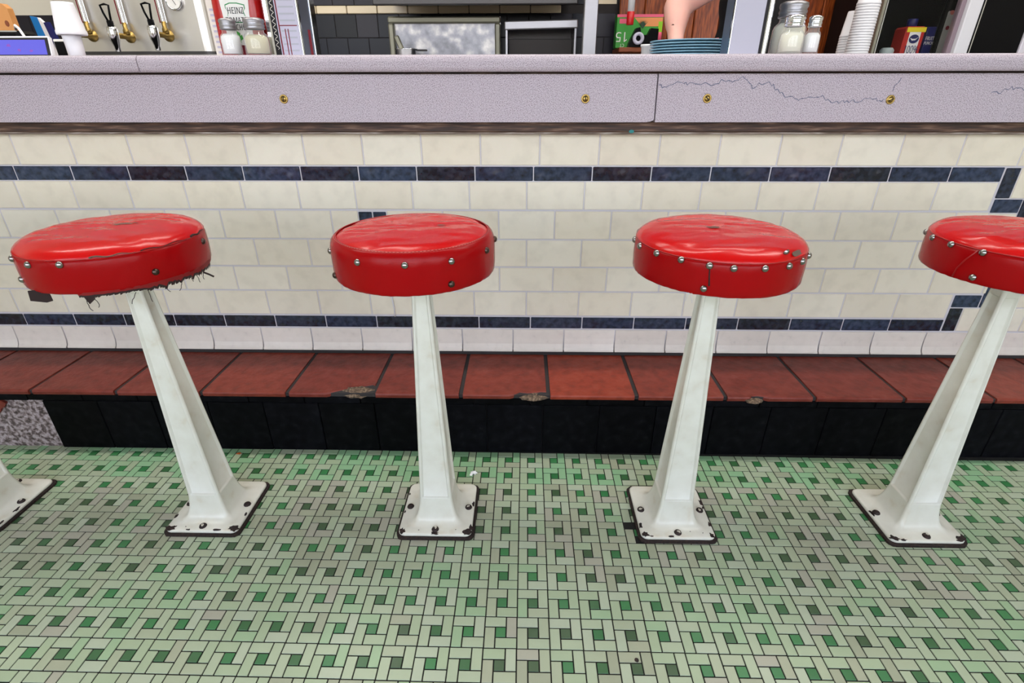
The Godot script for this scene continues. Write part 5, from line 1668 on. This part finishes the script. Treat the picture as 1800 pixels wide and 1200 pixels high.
func build_person():
	var c := at(1322, 60, -0.78)
	var f := Vector3(sin(0.87), 0, cos(0.87))                    # facing
	var r := Vector3(-f.z, 0, f.x)                               # the person's right
	var o := Vector3(c.x, 0, -0.775)
	var P := func(side: float, up: float, fwd: float) -> Vector3: return o + r * side + Vector3.UP * up + f * fwd
	var sh_r: Vector3 = P.call(0.155, 1.312, 0.03)
	var sh_l: Vector3 = P.call(-0.155, 1.36, 0.02)
	var elbow := at(1190, 14, -0.74)
	var wrist := at(1187, 86, -0.66)
	var elbow_l: Vector3 = P.call(-0.215, 1.10, -0.02)
	var wrist_l: Vector3 = P.call(-0.20, 0.88, 0.06)
	var neck: Vector3 = P.call(0.0, 1.43, 0.04)
	var head: Vector3 = P.call(0.0, 1.555, 0.075)
	var torso := [
		[P.call(0.045, 1.30, 0.02), P.call(-0.045, 1.30, 0.02), 0.105, 0.105], [P.call(0.05, 1.20, 0.0), P.call(-0.05, 1.20, 0.0), 0.10, 0.10],
		[P.call(0.035, 1.07, -0.01), P.call(-0.035, 1.07, -0.01), 0.098, 0.098], [P.call(0.055, 0.94, -0.02), P.call(-0.055, 0.94, -0.02), 0.108, 0.108],
		[P.call(0.11, 1.325, 0.025), P.call(-0.11, 1.355, 0.02), 0.055, 0.055]]
	var sleeves := [[sh_r, sh_r.lerp(elbow, 0.30), 0.056, 0.047], [sh_l, sh_l.lerp(elbow_l, 0.5), 0.054, 0.045]]
	var legs := []
	for s in [1.0, -1.0]:
		var hip: Vector3 = P.call(0.085 * s, 0.88, -0.02)
		var knee: Vector3 = P.call(0.09 * s, 0.47, 0.0)
		var ankle: Vector3 = P.call(0.09 * s, 0.085, -0.02)
		legs += [[hip, knee, 0.085, 0.056], [knee, knee.lerp(ankle, 0.35), 0.056, 0.055], [knee.lerp(ankle, 0.35), ankle, 0.055, 0.036]]
	var arms := [[sh_r, elbow, 0.048, 0.037], [elbow + Vector3(-0.006, 0.004, 0), elbow.lerp(wrist, 0.3), 0.0325, 0.0325], [elbow.lerp(wrist, 0.3), wrist, 0.0325, 0.026], [sh_l, elbow_l, 0.046, 0.036], [elbow_l, elbow_l.lerp(wrist_l, 0.3), 0.036, 0.038], [elbow_l.lerp(wrist_l, 0.3), wrist_l, 0.037, 0.024]]
	var t := thing("person", "person in black working behind the blue plates, elbow bent outward", "person", Vector3(o.x, 0, o.z))
	var st := surf()
	blob(st, torso + legs + arms + [[P.call(0.0, 1.36, 0.03), neck.lerp(head, 0.4), 0.055, 0.048]], 0.012, 0.03)
	# head: skull, face, jaw, nose, ears
	var hp := func(side: float, up: float, fwd: float) -> Vector3: return head + r * side + Vector3.UP * up + f * fwd
	blob(st, [[hp.call(0.012, 0.045, -0.02), hp.call(-0.012, 0.045, -0.02), 0.078, 0.078], [hp.call(0.0, 0.02, 0.025), hp.call(0.0, -0.03, 0.035), 0.062, 0.052], [hp.call(0.0, -0.07, 0.045), hp.call(0.0, -0.085, 0.05), 0.036, 0.030],
		[hp.call(0.0, 0.01, 0.088), hp.call(0.0, -0.022, 0.100), 0.008, 0.012], [hp.call(0.078, 0.015, -0.01), hp.call(0.078, -0.022, -0.005), 0.014, 0.011], [hp.call(-0.078, 0.015, -0.01), hp.call(-0.078, -0.022, -0.005), 0.014, 0.011],
		[hp.call(0.018, -0.058, 0.078), hp.call(-0.018, -0.058, 0.078), 0.009, 0.009], [hp.call(0.04, 0.022, 0.072), hp.call(-0.04, 0.022, 0.072), 0.012, 0.012], [P.call(0.0, 1.40, 0.035), hp.call(0.0, -0.03, -0.01), 0.05, 0.05]], 0.006, 0.018)
	# hands: palm, four fingers, thumb
	for h in [[wrist, (wrist - elbow).normalized(), -f, 1.0], [wrist_l, (wrist_l - elbow_l).normalized(), f, -1.0]]:
		var w: Vector3 = h[0]
		var d: Vector3 = (h[1] * 0.75 + Vector3(0, -0.2, 0.5 if h[3] > 0 else 0.15)).normalized()
		var side: Vector3 = d.cross(r).normalized()
		var nrm: Vector3 = side.cross(d).normalized() * (1.0 if side.cross(d).y < 0 else -1.0)
		var hb := [[w, w + d * 0.02, 0.023, 0.024], [w + d * 0.02 + side * 0.018, w + d * 0.078 + side * 0.026, 0.016, 0.0125], [w + d * 0.02, w + d * 0.082, 0.017, 0.0125], [w + d * 0.02 - side * 0.018, w + d * 0.074 - side * 0.026, 0.016, 0.012]]
		for k in 4:
			var root: Vector3 = w + d * (0.078 - 0.004 * absf(k - 1.3)) + side * (0.028 - 0.0185 * k)
			var len: float = [0.068, 0.076, 0.070, 0.055][k]
			var p1: Vector3 = root + (d * 0.9 + nrm * 0.35).normalized() * len * 0.45
			var p2: Vector3 = p1 + (d * 0.55 + nrm * 0.8).normalized() * len * 0.32
			var p3: Vector3 = p2 + (d * 0.25 + nrm).normalized() * len * 0.23
			hb += [[root, p1, 0.0092, 0.0085], [p1, p2, 0.0085, 0.0078], [p2, p3, 0.0078, 0.0068]]
		var q0: Vector3 = w + d * 0.025 + side * 0.022
		var q1: Vector3 = q0 + (d * 0.6 + side * 0.7 + nrm * 0.3).normalized() * 0.038
		var q2: Vector3 = q1 + (d * 0.8 + side * 0.25 + nrm * 0.4).normalized() * 0.030
		hb += [[q0, q1, 0.0130, 0.0105], [q1, q2, 0.0100, 0.0080]]
		blob(st, hb, 0.004, 0.007)
	var inv := -t.position
	part(t, "body", done(st), M.skin, inv)
	st = surf()
	blob(st, torso + sleeves + [[P.call(0.0, 1.36, 0.03), P.call(0.0, 1.385, 0.033), 0.06, 0.056]], 0.013, 0.035, 0.012)
	part(t, "shirt", done(st), M.shirt, inv)
	st = surf()
	blob(st, legs + [[P.call(0.055, 0.91, -0.02), P.call(-0.055, 0.91, -0.02), 0.108, 0.108]], 0.016, 0.03, 0.009)
	part(t, "trousers", done(st), M.matte_black, inv)
	st = surf()
	for s in [1.0, -1.0]:
		blob(st, [[P.call(0.09 * s, 0.052, -0.05), P.call(0.095 * s, 0.045, 0.06), 0.040, 0.040], [P.call(0.095 * s, 0.042, 0.06), P.call(0.10 * s, 0.036, 0.14), 0.040, 0.033]], 0.010, 0.02)
	part(t, "shoes", done(st), M.black, inv)
	st = surf()
	blob(st, [[hp.call(0.014, 0.062, -0.035), hp.call(-0.014, 0.062, -0.035), 0.082, 0.082], [hp.call(0.03, 0.095, 0.03), hp.call(-0.03, 0.095, 0.03), 0.04, 0.04], [hp.call(0.0, 0.0, -0.07), hp.call(0.0, -0.06, -0.08), 0.052, 0.036]], 0.010, 0.03)
	part(t, "hair", done(st), M.hair, inv)
	for s in [1.0, -1.0]:
		var e: Vector3 = hp.call(0.031 * s, 0.008, 0.076)
		part(t, "eye", lathe([Vector2(0.0, -0.011), Vector2(0.008, -0.008), Vector2(0.011, 0.0), Vector2(0.008, 0.008), Vector2(0.0, 0.011)], 12), M.ink, e + inv)
